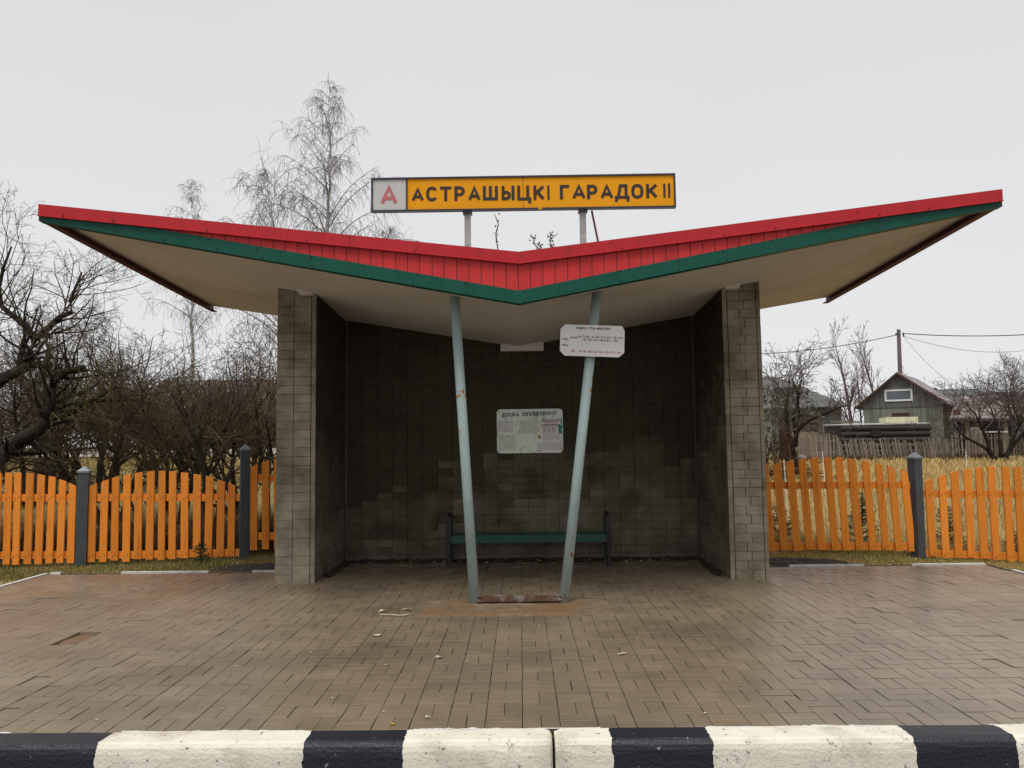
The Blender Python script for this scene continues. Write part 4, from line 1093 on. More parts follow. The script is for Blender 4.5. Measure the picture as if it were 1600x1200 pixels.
# trees on the right
RAPPLE = dict(APPLE, rmin=.008, taper=.2, rtrunk=.05, levels=3, kids=(6, 6, 4), start=(.5, .25, .15, .15), lift=(.01, .02, .02, .02), wander=(.16, .2, .22, .2, .2))
x = at(1243, 680, 30).x
tree('apple_tree', 'spreading bare apple tree beside the right brick pillar', (x, 30, .1), [((0, 0, -.1), (-.1, 0, 1), 2.6, .15), ((0, 0, 1.1), (.12, .1, 1), 2.7, .09), ((0, 0, 1.1), (-.6, -.1, .75), 2.9, .10), ((0, 0, 1.5), (.25, -.4, .9), 2.5, .08), ((0, 0, 1.6), (-.25, .3, 1), 2.9, .08)], 46, RAPPLE, twig='twig_far')
ASH = dict(levels=3, taper=.1, kids=(16, 7, 4), ref=(6, 2.0, .9), ratio=(.34, .5, .5), rratio=(.4, .5, .6), angle=(24, 26, 30), start=(.12, .2, .2), seg=(.5, .4, .3, .25), wander=(.035, .06, .08, .08), lift=(.02, .05, .05, .04), rmin=.011, rtrunk=.06)
x = at(1352, 680, 56).x
tree('ash_tree', 'tall narrow bare tree with upright stems left of the green board house', (x, 56, .3), [((-.9, 0, 0), (-.10, 0, 1), 8.2, .16), ((.9, 0, 0), (.10, 0, 1), 8.2, .16), ((-.5, 0, 0), (-.36, 0, 1), 5.2, .09), ((1.2, .3, 0), (.33, 0, 1), 5.6, .09), ((0, .3, 0), (.0, .1, 1), 7.0, .1)], 43, ASH, bark='twig_red', twig='twig_red')
PLUM = dict(APPLE, rmin=.0075, taper=.15, rtrunk=.045, levels=3, kids=(7, 5, 4), angle=(38, 40, 44), lift=(.03, .03, .03, .02))
x = at(1556, 690, 36).x
tree('plum_tree', 'wide bare tree in front of the lean-to roof at the right edge', (x, 36, .2), [((0, 0, -.1), (-.35, 0, 1), 3.4, .11), ((.3, 0, -.1), (.3, 0, 1), 3.6, .11), ((.1, .2, .2), (-.75, 0, .9), 2.9, .1), ((.4, .1, .3), (.8, 0, 1), 2.9, .1), ((.2, 0, .3), (0, .3, 1), 3.2, .1)], 47, PLUM, twig='twig_far')
x = at(1612, 690, 40).x
tree('plum_tree', 'taller bare tree cut by the right edge of the photo', (x, 40, .2), [((0, 0, 0), (-.12, 0, 1), 4.2, .13), ((0, 0, .3), (.4, 0, 1), 3.6, .1), ((0, 0, .6), (-.4, .1, 1), 3.2, .09)], 48, PLUM, twig='twig_far')
x = at(1203, 690, 26).x
tree('thicket', 'dark reddish thicket at the foot of the right pillar, beyond the fence', (x, 26, .1), [((rnd0.uniform(-.9, .7), rnd0.uniform(-.6, .6), 0), (rnd0.uniform(-.3, .3), rnd0.uniform(-.3, .3), 1), rnd0.uniform(1.0, 1.8), .02) for _ in range(12)], 49, dict(HEDGE, rmin=.007), twig='brush', bark='brush')
for px, Y, h, s_, lb in ((1305, 62, 3.6, 50, 'small bare shrub between the hip roofed house and tall tree'), (1380, 60, 4.2, 51, 'small bare shrub touching the green house roof'), (1455, 70, 6.0, 52, 'thin bare sapling behind the green house roof ridge')):
    x = at(px, 690, Y).x
    tree('bare_shrub', lb, (x, Y, .3), [((0, 0, 0), (rnd0.uniform(-.3, .3), 0, 1), h, .05) for _ in range(3 if h < 5 else 1)], s_, dict(ASH, kids=(9, 5, 3)), bark='twig_far', twig='twig_far')


def evergreen(label, base, h, w, seed):
    S = thing('evergreen_shrub', label, 'shrub', base); rnd = random.Random(seed); tr, lf = MB(), MB()
    tr.tube([(base[0], base[1], gz(base[0], base[1]) - .1), base, (base[0] + .2, base[1], base[2] + h * .9)], [.1, .08, .02], 6)
    for k in range(800):
        t = rnd.random() ** .7; a = rnd.uniform(0, 2 * math.pi); r = w * rnd.uniform(.2, 1) * (1 - .75 * abs(t - .4) ** 1.3); z = base[2] + h * (.15 + .85 * t)
        c = Vector((base[0] + r * math.cos(a), base[1] + r * math.sin(a) * .5, z)); n = rvec(rnd) * .10; m_ = rvec(rnd) * .07; n.z -= .1
        lf.add([c - m_ * .5, c + m_ * .5, c + n], [(0, 1, 2)])
    tr.build('trunk', 'bark', S); lf.build('crown', 'thuja', S)


x = at(1228, 660, 33).x; evergreen('dull green evergreen growth under the apple tree by the pillar', (x, 33, 1.6), 2.1, 1.75, 3)


# ------------------------------------------------------------------ young spruces
def spruce(label, base, h, w, seed):
    S = thing('spruce_sapling', label, 'tree', base, 'spruce saplings behind the picket fences'); rnd = random.Random(seed); tr, nd = MB(), MB()
    tr.tube([base, (base[0] + rnd.gauss(0, .02), base[1], base[2] + h)], [.014, .004], 6)
    lev = int(h / .05)
    for i in range(lev):
        t = i / lev; z = base[2] + h * (.06 + .9 * t); ln = w * (1 - t) ** .8 * rnd.uniform(.8, 1.1) + .03
        for k in range(6):
            a = rnd.uniform(0, 2 * math.pi); d = Vector((math.cos(a), math.sin(a), rnd.uniform(.15, .6))).normalized(); p = Vector((base[0], base[1], z)); m_ = max(3, int(ln / .016))
            for j in range(1, m_ + 1):
                q = p + d * ln * j / m_ + Vector((0, 0, -.05 * (j / m_) ** 2 * ln))
                for s in range(4):
                    n = (rvec(rnd) * .55 + d * .7).normalized() * rnd.uniform(.028, .045); o = rvec(rnd).normalized() * .0045
                    nd.add([q - o, q + o, q + n], [(0, 1, 2)])
    tr.build('trunk', 'bark', S); nd.build('crown', 'needle', S)


def onground(px, Y): x = at(px, 850, Y).x; return (x, Y, gz(x, Y) - .02)


spruce('bushy young spruce behind the right fence, right next to the brick pillar', onground(1217, 11.0), .62, .30, 1)
spruce('tallest young spruce behind the middle pickets of the right fence', onground(1346, 11.1), .86, .30, 2)
spruce('young spruce behind the pickets just past the right dark post', onground(1482, 11.0), .74, .30, 3)
spruce('young spruce cut by the right edge of the photo', onground(1590, 10.9), .42, .24, 4)
spruce('tiny spruce sprig in front of the left fence near its taller post', (at(314, 860, 10.2).x, 10.2, -.03), .26, .10, 5)


# ------------------------------------------------------------------ grass
def blades(name, x0, x1, y0, y1, n, h0, h1, w, m, label, near=1.0, mask=None, lean=.5, patch=.6):
    u = RNG.random(n) ** near; y = y0 + (y1 - y0) * u
    x = x0 + (x1 - x0) * RNG.random(n)
    pn = np.sin(x * 2.1 + 1.3 * np.sin(y * 1.7)) * np.sin(y * 2.6 + 1.1 * np.sin(x * 1.3)); keep = RNG.random(n) < (1 - patch * .5 + patch * .5 * pn)
    if mask is not None: keep &= mask(x, y)
    x, y = x[keep], y[keep]; n = len(x)
    z = np.array([gz(a, b) for a, b in zip(x.tolist(), y.tolist())]) - .01
    h = (h0 + (h1 - h0) * RNG.random(n) ** 1.5); a = RNG.random(n) * 2 * math.pi; ww = w * (.6 + .8 * RNG.random(n)) * np.maximum(1, y / 12)
    la = RNG.random(n) * 2 * math.pi; l = lean * h * RNG.random(n)
    dx, dy = np.cos(a) * ww / 2, np.sin(a) * ww / 2
    V = np.empty((n, 5, 3), np.float32)
    V[:, 0] = np.stack([x - dx, y - dy, z], 1); V[:, 1] = np.stack([x + dx, y + dy, z], 1)
    mx_, my_, mz_ = x + np.cos(la) * l * .35, y + np.sin(la) * l * .35, z + h * .6
    V[:, 2] = np.stack([mx_ - dx * .8, my_ - dy * .8, mz_], 1); V[:, 3] = np.stack([mx_ + dx * .8, my_ + dy * .8, mz_], 1)
    V[:, 4] = np.stack([x + np.cos(la) * l, y + np.sin(la) * l, z + h * .97], 1)
    b = (np.arange(n) * 5)[:, None]; Fc = np.concatenate([b + [0, 1, 3], b + [0, 3, 2], b + [2, 3, 4]], 1).reshape(-1, 3)
    put(name, raw_mesh(name, V.reshape(-1, 3), Fc), m, kind='stuff', label=label, cat='grass')


notshelter = lambda x, y: ~((np.abs(x) < 2.7) & (y < 10.1))
blades('grass', -9.5, -2.7, 9.3, 10.9, 42000, .02, .075, .006, 'grass_green', 'short green and yellow grass strip between paving and left fence', mask=lambda x, y: ~((x > -3.6) & (y < 9.9) & (RNG.random(len(x)) < .85)))
blades('grass', 2.7, 9.5, 9.3, 10.9, 42000, .02, .07, .006, 'grass_olive', 'short tired grass strip between paving and right fence', mask=lambda x, y: ~((x < 4.0) & (y < 9.9) & (RNG.random(len(x)) < .9)))
blades('grass', -12, PX0 - .1, 4.4, 9.4, 26000, .02, .08, .007, 'grass_green', 'short grass beside the left edge of the paving')
blades('grass', PX1 + .1, 12, 4.4, 9.4, 20000, .02, .08, .007, 'grass_olive', 'short grass beside the right edge of the paving')
blades('dry_grass', 2.6, 30, 10.75, 41, 170000, .08, .34, .009, 'grass_dry', 'tall dry yellow grass covering the field behind the right fence', near=1.9, lean=.9)
blades('grass', -26, 1, 10.9, 34, 90000, .05, .2, .010, 'grass_olive', 'tired olive grass under the bare trees on the left', near=1.5, lean=.9)
blades('undergrowth', -12, -2.4, 10.75, 12.2, 15000, .2, .72, .009, 'brush', 'dead brown stems packed right behind the left fence', lean=.7, patch=.5)
blades('undergrowth', 3, 24, 38, 39.6, 4500, .15, .5, .012, 'brush', 'reddish dead stems along the foot of the old grey fence', lean=.6, patch=.9)


# ------------------------------------------------------------------ dirt, litter
def dirt_strip(name, pts, w, m, label, hmax=.03):
    mb = MB(); rnd = random.Random(len(pts)); n = 0
    P = [Vector((*p, 0)) for p in pts]; rows = []
    for i in range(len(P) - 1):
        L_ = (P[i + 1] - P[i]).length; k = max(2, int(L_ / .05)); d = (P[i + 1] - P[i]) / k; nn = Vector((-d.y, d.x, 0)).normalized()
        for j in range(k):
            q = P[i] + d * j; ww = w * rnd.uniform(.5, 1.2); row = []
            for s in range(5):
                t = s / 4; row.append(len(mb.v)); z = hmax * (1 - t) * rnd.uniform(.6, 1.3) + (.002 if s == 4 else .006); mb.v.append(tuple(q + nn * ww * t + Vector((rnd.gauss(0, .008), 0, z))))
            rows.append(row)
    for a, b in zip(rows, rows[1:]):
        for s in range(4): mb.f.append((a[s], a[s + 1], b[s + 1], b[s]))
    mb.build(name, m, kind='stuff', label=label, cat='dirt')


dirt_strip('dirt', [(2.2, 9.825), (-2.2, 9.825)], .13, 'dirt', 'black dirt swept along the foot of the back wall')
dirt_strip('dirt', [(-2.225, 9.8), (-2.225, 8.7)], .09, 'dirt', 'black dirt along the foot of the left inner wall')
dirt_strip('dirt', [(2.225, 8.6), (2.225, 9.8)], .09, 'dirt', 'black dirt along the foot of the right inner wall', .02)


def patch(label, c, rx, ry, m):
    mb = MB(); rnd = random.Random(int(c[0] * 10)); N = 26
    for ring in range(4):
        f = (ring + 1) / 4
        for k in range(N):
            t = 2 * math.pi * k / N; rr = f * rnd.uniform(.9, 1.1); x_, y_ = c[0] + rx * rr * math.cos(t), c[1] + ry * rr * math.sin(t); mb.v.append((x_, y_, gz(x_, y_) + .012 * (1 - f) + rnd.uniform(0, .02) + .008 - .02 * (ring == 3)))
    mb.v.append((c[0], c[1], gz(*c) + .03)); z = len(mb.v) - 1
    for ring in range(3):
        for k in range(N): a = ring * N; mb.f.append((a + k, a + N + k, a + N + (k + 1) % N, a + (k + 1) % N))
    mb.f += [(k, (k + 1) % N, z) for k in range(N)]
    mb.build('dirt', m, kind='stuff', label=label, cat='dirt')


patch('black bare soil behind the paving beside the left pillar', (-3.25, 9.62), .65, .28, 'dirt')
patch('black bare soil behind the paving beside the right pillar', (3.35, 9.62), .75, .3, 'dirt')


def scrap(label, x, y, w, l, seed, m='litter', name='paper_scrap', cat='litter', ang=None):
    rnd = random.Random(seed); mb = MB(); N = 9; ang = rnd.uniform(0, 3) if ang is None else ang
    for lay_ in (0, 1):
        rnd = random.Random(seed)
        for k in range(N):
            t = 2 * math.pi * k / N; q = rnd.uniform(.65, 1.1); a, b = math.cos(t) * w * q, math.sin(t) * l * q
            mb.v.append((x + a * math.cos(ang) - b * math.sin(ang), y + a * math.sin(ang) + b * math.cos(ang), .006 + rnd.uniform(0, .012) + lay_ * .0015))
    mb.f = [tuple(range(N))[::-1], tuple(range(N, 2 * N))] + [(k, (k + 1) % N, N + (k + 1) % N, N + k) for k in range(N)]
    mb.build(name, m, label=label, cat=cat, group='scraps of litter on the paving')


scrap('white paper scrap lying left of the rusty concrete pad', -1.25, 6.97, .042, .03, 1, ang=0)
scrap('crumpled white scrap between the pad and the lone paper scrap', -1.045, 7.02, .05, .022, 2, ang=.3)
scrap('flat pale scrap on open paving below the left pillar', -1.13, 6.10, .04, .03, 3, 'litter', ang=0)
scrap('curled white scrap in the centre of the open paving', -.585, 5.47, .034, .026, 4, ang=0)
scrap('small white scrap on the paving under the right pole', .692, 5.51, .03, .018, 5, ang=.2)
scrap('small white scrap close behind the white kerb', -.524, 4.30, .018, .008, 6, ang=0)
scrap('dry ochre leaf close behind the white kerb', -.70, 4.205, .02, .008, 7, 'sticker', 'fallen_leaf', 'leaf', ang=0)
tw_ = MB(); tw_.tube([(-1.24, 6.80, .012), (-1.15, 6.79, .016), (-1.06, 6.765, .012), (-1.0, 6.78, .016), (-.985, 6.82, .014)], .005, 5)
tw_.build('twig', 'litter', label='pale bent twig lying below the paper scraps by the pad', cat='twig')
sp = MB(); rnd = random.Random(77)
for k in range(230):
    y_ = 4.2 + 5.5 * rnd.random() ** .8; x_ = rnd.uniform(-1, 1) * min(5.2, y_ * .66)
    if y_ > 8.4 and 2.2 < abs(x_) < 2.7: continue
    if y_ > 9.1 and abs(x_) > 2.2: continue
    r = rnd.uniform(.003, .009) * (1.5 if y_ > 8 else 1); a = rnd.random() * 3; q = [(x_ + r * math.cos(a + t) * rnd.uniform(.7, 1.6), y_ + r * math.sin(a + t), .006 + rnd.random() * .004) for t in (0, 1.6, 3.1, 4.7)]
    sp.add(q, [(0, 1, 2, 3)])
for k in range(60):
    x_, y_ = rnd.uniform(-2.1, 2.1), rnd.uniform(9.5, 9.8); r = rnd.uniform(.006, .022); sp.add([(x_ - r, y_, .02), (x_ + r, y_ - .006, .02), (x_ + r * .8, y_ + r * .5, .024), (x_ - r * .8, y_ + r * .5, .024)], [(0, 1, 2, 3)])
for k in range(60):
    s = rnd.choice((-1, 1)); x_, y_ = s * rnd.uniform(2.8, 5.5), rnd.uniform(9.28, 10.2); r = rnd.uniform(.004, .011); z_ = gz(x_, y_) + .035
    sp.add([(x_ - r, y_, z_), (x_ + r, y_ - .006, z_), (x_ + r * .8, y_ + r, z_ + .006), (x_ - r * .8, y_ + r, z_ + .004)], [(0, 1, 2, 3)])
sp.build('litter', 'litter', kind='stuff', label='crumbs of leaves and paper scattered over the paving', cat='litter')


# ------------------------------------------------------------------ weeds on the roof
def weed(label, x, y, h, seed, bushy):
    z = rooftop(x, y); S = thing('roof_weed', label, 'weed', (x, y, z), 'dry weeds growing on the shelter roof'); rnd = random.Random(seed); st, hd = MB(), MB()
    pts = [(x + rnd.gauss(0, .006) * i, y, z + h * i / 6) for i in range(7)]; st.tube(pts, [.006] * 6 + [.003], 5)
    for k in range(int(26 * (1 + bushy))):
        t = rnd.uniform(.35 if bushy else .05, 1); b = Vector(pts[min(5, int(t * 6))]); b.z = z + h * t; d = Vector((rnd.gauss(0, 1), rnd.gauss(0, 1), rnd.uniform(.2, 1.4))).normalized() * (.015 + .03 * bushy * rnd.random())
        st.tube([b, b + d], [.002, .0015], 3); c = b + d; r = rnd.uniform(.004, .009)
        hd.add([c + Vector(v) * r for v in ((1, 0, 0), (-1, 0, 0), (0, 1, 0), (0, -1, 0), (0, 0, 1.3), (0, 0, -1.3))], [(0, 2, 4), (2, 1, 4), (1, 3, 4), (3, 0, 4), (2, 0, 5), (1, 2, 5), (3, 1, 5), (0, 3, 5)])
    st.build('stem', 'weed', S); hd.build('seed_heads', 'weed', S, kind='stuff')


p = at(779, 388, 7.6); weed('tall thin dry stalk on the roof between the sign posts', p.x, 7.6, at(779, 334, 7.6).z - rooftop(p.x, 7.6), 1, 0)
p = at(840, 388, 7.5); weed('shorter of two bushy dry weeds on the roof', p.x, 7.5, at(840, 371, 7.5).z - rooftop(p.x, 7.5), 2, 1)
p = at(861, 388, 7.5); weed('taller of two bushy dry weeds on the roof', p.x, 7.5, at(861, 365, 7.5).z - rooftop(p.x, 7.5), 3, 1)


# ------------------------------------------------------------------ village on the right
def boards(mb, x0, x1, zlo, zhi, y, w=.16, d=.03, rnd=random.Random(1)):
    x_ = x0
    while x_ < x1 - .01:
        b = min(x_ + w * rnd.uniform(.85, 1.15), x1); o = rnd.uniform(0, .015); xa, xb = x_ + .004, b - .004
        mb.prism([(xa, zlo(xa)), (xb, zlo(xb)), (xb, zhi(xb)), (xa, zhi(xa))], y - o, y + d); x_ = b


def slope_roof(mb, x0, x1, y0, z0, y1, z1, n, th=.05, sh=0.0):
    """roof sheet rows running along X from the eaves (y0,z0) up to (y1,z1)"""
    for i in range(n):
        a, b = i / n, (i + 1) / n + .03; ya, yb = y0 + (y1 - y0) * a, y0 + (y1 - y0) * b; za, zb_ = z0 + (z1 - z0) * a + .03, z0 + (z1 - z0) * b
        sa, sb = sh * a, sh * b
        mb.hexa([(x0 + sa, ya, za), (x1, ya, za), (x1, yb, zb_), (x0 + sb, yb, zb_), (x0 + sa, ya, za + th), (x1, ya, za + th), (x1, yb, zb_ + th), (x0 + sb, yb, zb_ + th)])


def gable_house(label, Y, pxl, pxr, pxa, y_base, y_eave, y_apex, depth, m_wall, m_gable, m_roof, ovh, window=None, turn=0.0, shrink=1.0):
    xl, xr, xa = at(pxl, y_eave, Y).x, at(pxr, y_eave, Y).x, at(pxa, y_apex, Y).x; ze, za = at((pxl + pxr) / 2, y_eave, Y).z, at(pxa, y_apex, Y).z
    zb_ = gz((xl + xr) / 2, Y) - .2
    xl, xr = xa + (xl - xa) * shrink, xa + (xr - xa) * shrink
    ct, st_ = math.cos(turn), math.sin(turn)

    def T(mb):      # turn the whole house about its apex line
        mb.v = [(xa + (x - xa) * ct + (y - Y) * st_, Y - (x - xa) * st_ + (y - Y) * ct, z) for x, y, z in mb.v]; return mb
    S = thing('wooden_house', label, 'house', ((xl + xr) / 2, Y, zb_)); rnd = random.Random(int(pxa))
    w = MB(); boards(w, xl, xr, lambda x: zb_, lambda x: ze - .03, Y, rnd=rnd); w.box(xl + .03, Y + .03, zb_, xr - .03, Y + depth, ze); T(w).build('wall', m_wall, S)
    sl1, sl2 = (za - ze) / (xa - xl + ovh), (za - ze) / (xr - xa + ovh)
    top = lambda x: za - .05 - (sl1 * (xa - x) if x < xa else sl2 * (x - xa)) if True else 0
    g = MB(); boards(g, xl, xr, lambda x: ze - .02, lambda x: max(ze, top(x)), Y - .05, rnd=rnd); T(g).build('gable', m_gable, S)
    r = MB()
    for sg, xe, slp in ((-1, xl - ovh, sl1), (1, xr + ovh, sl2)):
        n = 7
        for i in range(n):
            for j in range(5):
                a, b = i / n, (i + 1) / n + .02; x0_, x1_ = xa + (xe - xa) * a, xa + (xe - xa) * b; z0_, z1_ = za + .01 - abs(x0_ - xa) * slp, za - abs(x1_ - xa) * slp + .02
                ya, yb = Y - .35 + (depth + .7) * j / 5, Y - .35 + (depth + .7) * (j + 1) / 5 - .01
                q = [(x0_, ya, z0_), (x1_, ya, z1_), (x1_, yb, z1_), (x0_, yb, z0_)]
                if sg < 0: q = [q[1], q[0], q[3], q[2]]
                r.hexa(q + [(v[0], v[1], v[2] + .04) for v in q])
    T(r).build('roof', m_roof, S)
    bb = MB()
    for xe, slp in ((xl - ovh, sl1), (xr + ovh, sl2)):
        z1_ = za - abs(xe - xa) * slp
        bb.prism([(xa, za + .05), (xe, z1_ + .05), (xe, z1_ - .1), (xa, za - .1)], Y - .39, Y - .355)
    T(bb).build('barge_board', 'maroon_wood', S)
    if window:
        u0, v0, u1, v1 = window; a, b = at(u0, v1, Y - .1), at(u1, v0, Y - .1); f = MB(); t = .11; y = Y - .12
        f.box(a.x, y, a.z, b.x, y + .06, a.z + t); f.box(a.x, y, b.z - t, b.x, y + .06, b.z); f.box(a.x, y, a.z + t, a.x + t, y + .06, b.z - t); f.box(b.x - t, y, a.z + t, b.x, y + .06, b.z - t)
        wf = T(f).build('window', 'window_white', S); q = MB(); q.box(a.x + t, y + .02, a.z + t, b.x - t, y + .045, b.z - t); T(q).build('pane', 'glass', wf)
        s2 = MB(); a, b = at(1397, 662, Y - .1), at(1421, 645, Y - .1); s2.box(a.x, Y - .09, a.z, b.x, Y - .04, b.z); T(s2).build('shutter', 'maroon_wood', S)
    return S


gable_house('old green board house with a white attic window in its gable', 50, 1348, 1470, 1403, 700, 636, 583, 7.0, 'green_wood', 'grey_wood', 'slate', .5, window=(1386, 608, 1425, 627), turn=math.radians(36), shrink=.92)

# house with a hipped roof behind the apple tree
Y = 58; xl, xr = at(1150, 640, Y).x, at(1318, 640, Y).x; zb_ = .1; ze = at(1300, 636, Y).z
S = thing('wooden_house', 'grey house with a dark hip roof behind the bare apple tree', 'house', ((xl + xr) / 2, Y, zb_))
w = MB(); boards(w, xl, xr, lambda x: zb_, lambda x: ze, Y + .4, w=.22); w.box(xl + .05, Y + .44, zb_, xr - .05, Y + 7, ze); w.build('wall', 'green_wood', S)
r = MB(); rx, rz = at(1236, 588, Y).x, at(1236, 584, Y).z; e = .5
n = 9
for i in range(n):
    a, b = i / n, (i + 1) / n
    q0, q1 = (xr + e) + (rx - xr - e) * a, (xr + e) + (rx - xr - e) * b; z0_, z1_ = ze + (rz - ze) * a, ze + (rz - ze) * b; y0_, y1_ = Y + 3.2 * a, Y + 3.2 * b
    r.hexa([(xl - e, y0_, z0_), (q0, y0_, z0_), (q1, y1_, z1_ + .02), (xl - e, y1_, z1_ + .02), (xl - e, y0_, z0_ + .05), (q0, y0_, z0_ + .05), (q1, y1_, z1_ + .07), (xl - e, y1_, z1_ + .07)])
    yb0, yb1 = Y + 7.4 - 4.2 * a, Y + 7.4 - 4.2 * b
    r.add([(q0, y0_, z0_ + .03), (q0, yb0, z0_ + .03), (q1, yb1, z1_ + .03), (q1, y1_, z1_ + .03)], [(0, 1, 2, 3)])
r.build('roof', 'slate_dark', S)
wf = MB(); a, b = at(1283, 660, Y + .38), at(1296, 644, Y + .38); wf.box(a.x, Y + .36, a.z, b.x, Y + .40, b.z); wf.build('window', 'glass', S)

# barn block behind on the right, lean-to roof, far-right roof
Y = 66; xl, xr = at(1481, 640, Y).x, at(1567, 640, Y).x; z0_, z1_ = .2, at(1500, 606, Y).z
S = thing('barn', 'long grey barn roof rising behind the brown lean-to roof', 'barn', ((xl + xr) / 2, Y + 3, z0_))
w = MB(); boards(w, xl + .3, xr - .3, lambda x: z0_, lambda x: at(1500, 634, Y).z, Y + .3); w.box(xl + .35, Y + .34, z0_, xr - .35, Y + 7, at(1500, 634, Y).z); w.build('wall', 'maroon_wood', S)
r = MB(); slope_roof(r, xl, xr, Y, at(1500, 634, Y).z, Y + 3.3, at(1500, 606, Y).z, 6); slope_roof(r, xl, xr, Y + 6.8, at(1500, 634, Y).z, Y + 3.4, at(1500, 606, Y).z, 6); r.build('roof', 'slate_dark', S)
vp = MB(); c = at(1471.5, 640, Y); vp.tube([(c.x, Y + 1, at(0, 640, Y).z), (c.x, Y + 1, at(1471, 605, Y).z)], .22, 8); vp.tube([(c.x, Y + 1, .2), (c.x, Y + 1, at(0, 640, Y).z)], .22, 8)
vp.build('flue_pipe', 'log_dark', S)
Y = 70; xl, xr = at(1568, 640, Y).x, at(1690, 640, Y).x
S = thing('wooden_house', 'low dark roofed house at the right edge behind the trees', 'house', ((xl + xr) / 2, Y, .2))
w = MB(); w.box(xl + .4, Y + .4, .2, xr, Y + 8, at(1600, 632, Y).z); w.build('wall', 'grey_wood', S)
r = MB(); slope_roof(r, xl, xr, Y, at(1600, 634, Y).z, Y + 3.6, at(1600, 610, Y).z, 5); slope_roof(r, xl, xr, Y + 8.4, at(1600, 634, Y).z, Y + 3.7, at(1600, 610, Y).z, 5); r.build('roof', 'slate_dark', S)

# lean-to woodshed right of the house
Y = 46; xl, xr = at(1484, 660, Y).x, at(1680, 660, Y).x; ze = at(1550, 655, Y).z; zt2 = at(1550, 621, Y + 6).z; zg = .25
S = thing('woodshed', 'open lean-to woodshed with a mottled brown roof beside green house', 'shed', ((xl + xr) / 2, Y, zg))
r = MB(); slope_roof(r, xl, xr, Y, ze, Y + 6, zt2, 7, .06, sh=3.9); r.build('roof', 'slate_brown', S)
w = MB(); w.box(xl + 3.7, Y + 5.6, zg, xr, Y + 5.8, zt2 - .15); w.build('back_wall', 'log_dark', S)
for px in (1511, 1570, 1640):
    q = at(px, 660, Y + .3); b = MB(); b.box(q.x - .09, Y + .2, zg - .1, q.x + .09, Y + .4, ze + .02); b.build('post', 'old_wood', S)
fb = MB(); fb.box(xl, Y - .06, ze - .1, xr, Y - .005, ze + .03); fb.build('eaves_board', 'log_dark', S)
q0, q1 = at(1500, 648, Y - .2), at(1489, 640, Y - .2)
rd = MB(); rd.box(q1.x, Y - .26, q0.z, q0.x, Y - .2, q1.z); rd.build('red_sheet', 'red_dark', S)
# firewood pile, plank panel and table inside the shed
q = at(1585, 700, Y + .8); fw = MB(); rnd = random.Random(4)
for i in range(18):
    for j in range(8):
        if j > 7 - abs(i - 9) * .45: continue
        x_, z_ = q.x - 1.0 + i * .16 + rnd.gauss(0, .02) + (j % 2) * .08, zg + .15 + j * .15 + rnd.gauss(0, .015); fw.tube([(x_, Y + .6 + rnd.gauss(0, .04), z_), (x_, Y + 1.2, z_)], .075 * rnd.uniform(.8, 1.1), 7)
S = thing('firewood_pile', 'pile of cut firewood under the open woodshed roof', 'firewood', (q.x, Y + .9, zg)); fw.build('logs', 'log_end', S, kind='stuff')
a, b = at(1516, 690, Y + .1), at(1534, 667, Y + .1)
S = thing('door_panel', 'worn pinkish board panel leaning under the woodshed eaves', 'panel', ((a.x + b.x) / 2, Y, zg)); m_ = MB(); boards(m_, a.x, b.x, lambda x: zg, lambda x: b.z, Y + .05, w=.3); m_.build('panel', 'slate_brown', S)
a, b = at(1538, 676, Y - .6), at(1573, 673, Y - .6)
S = thing('plank_table', 'pale plank table in front of the firewood pile', 'table', ((a.x + b.x) / 2, Y - .4, zg)); m_ = MB(); m_.box(a.x, Y - .7, a.z, b.x, Y - .1, a.z + .08); m_.build('table_top', 'metal_sheet', S)
for xx in (a.x + .1, b.x - .1): m_ = MB(); m_.box(xx - .05, Y - .5, zg, xx + .05, Y - .4, a.z); m_.build('leg', 'old_wood', S)

# long low dark log shed before the house, cream crate on top
Y = 43; a, b = at(1313, 684, Y), at(1452, 661, Y); zg = .2
S = thing('log_shed', 'long low shed of dark horizontal logs with a pale tin top', 'shed', ((a.x + b.x) / 2, Y, zg))
zt3 = at(1380, 664, Y).z; n = 6
for i in range(n):
    z_ = zg + (zt3 - zg) * (i + .5) / n; r_ = (zt3 - zg) / n / 2 * 1.02; m_ = MB(); m_.tube([(a.x + random.uniform(-.1, .1), Y, z_), (b.x + random.uniform(-.1, .15), Y, z_)], r_, 9); m_.build('log', 'log_dark', S)
m_ = MB(); m_.box(a.x + .1, Y + .1, zg, b.x - .1, Y + 2.6, zt3 - .03); m_.build('core_wall', 'log_dark', S)
m_ = MB(); m_.hexa([(a.x - .1, Y - .12, zt3 + .0), (b.x - .05, Y - .12, zt3 + .05), (b.x - .05, Y + 2.7, zt3 + .12), (a.x - .1, Y + 2.7, zt3 + .06), (a.x - .1, Y - .12, zt3 + .05), (b.x - .05, Y - .12, zt3 + .10), (b.x - .05, Y + 2.7, zt3 + .17), (a.x - .1, Y + 2.7, zt3 + .11)])
m_.build('tin_top', 'metal_sheet', S)
c0, c1 = at(1362, 682, Y - .2), at(1377, 672, Y - .2); m_ = MB(); m_.box(c0.x, Y - .2, c0.z, c1.x, Y - .12, c1.z); m_.build('hatch', 'iron', S)
a, b = at(1385, 663, Y + .8), at(1434, 651, Y + .8); bz = zt3 + .13
S = thing('plank_crate', 'pale cream plank crate standing on the dark log shed', 'crate', ((a.x + b.x) / 2, Y + .8, bz)); rnd = random.Random(6)
x_ = a.x
while x_ < b.x - .05:
    m_ = MB(); w_ = min(.155, b.x - x_); m_.box(x_ + .006, Y + .8 - rnd.uniform(0, .012), bz, x_ + w_ - .006, Y + .84, b.z); m_.build('plank', 'cream', S); x_ += .155
m_ = MB(); m_.box(a.x + .02, Y + .845, bz, b.x - .02, Y + 1.7, b.z - .03); m_.build('body', 'cream', S)
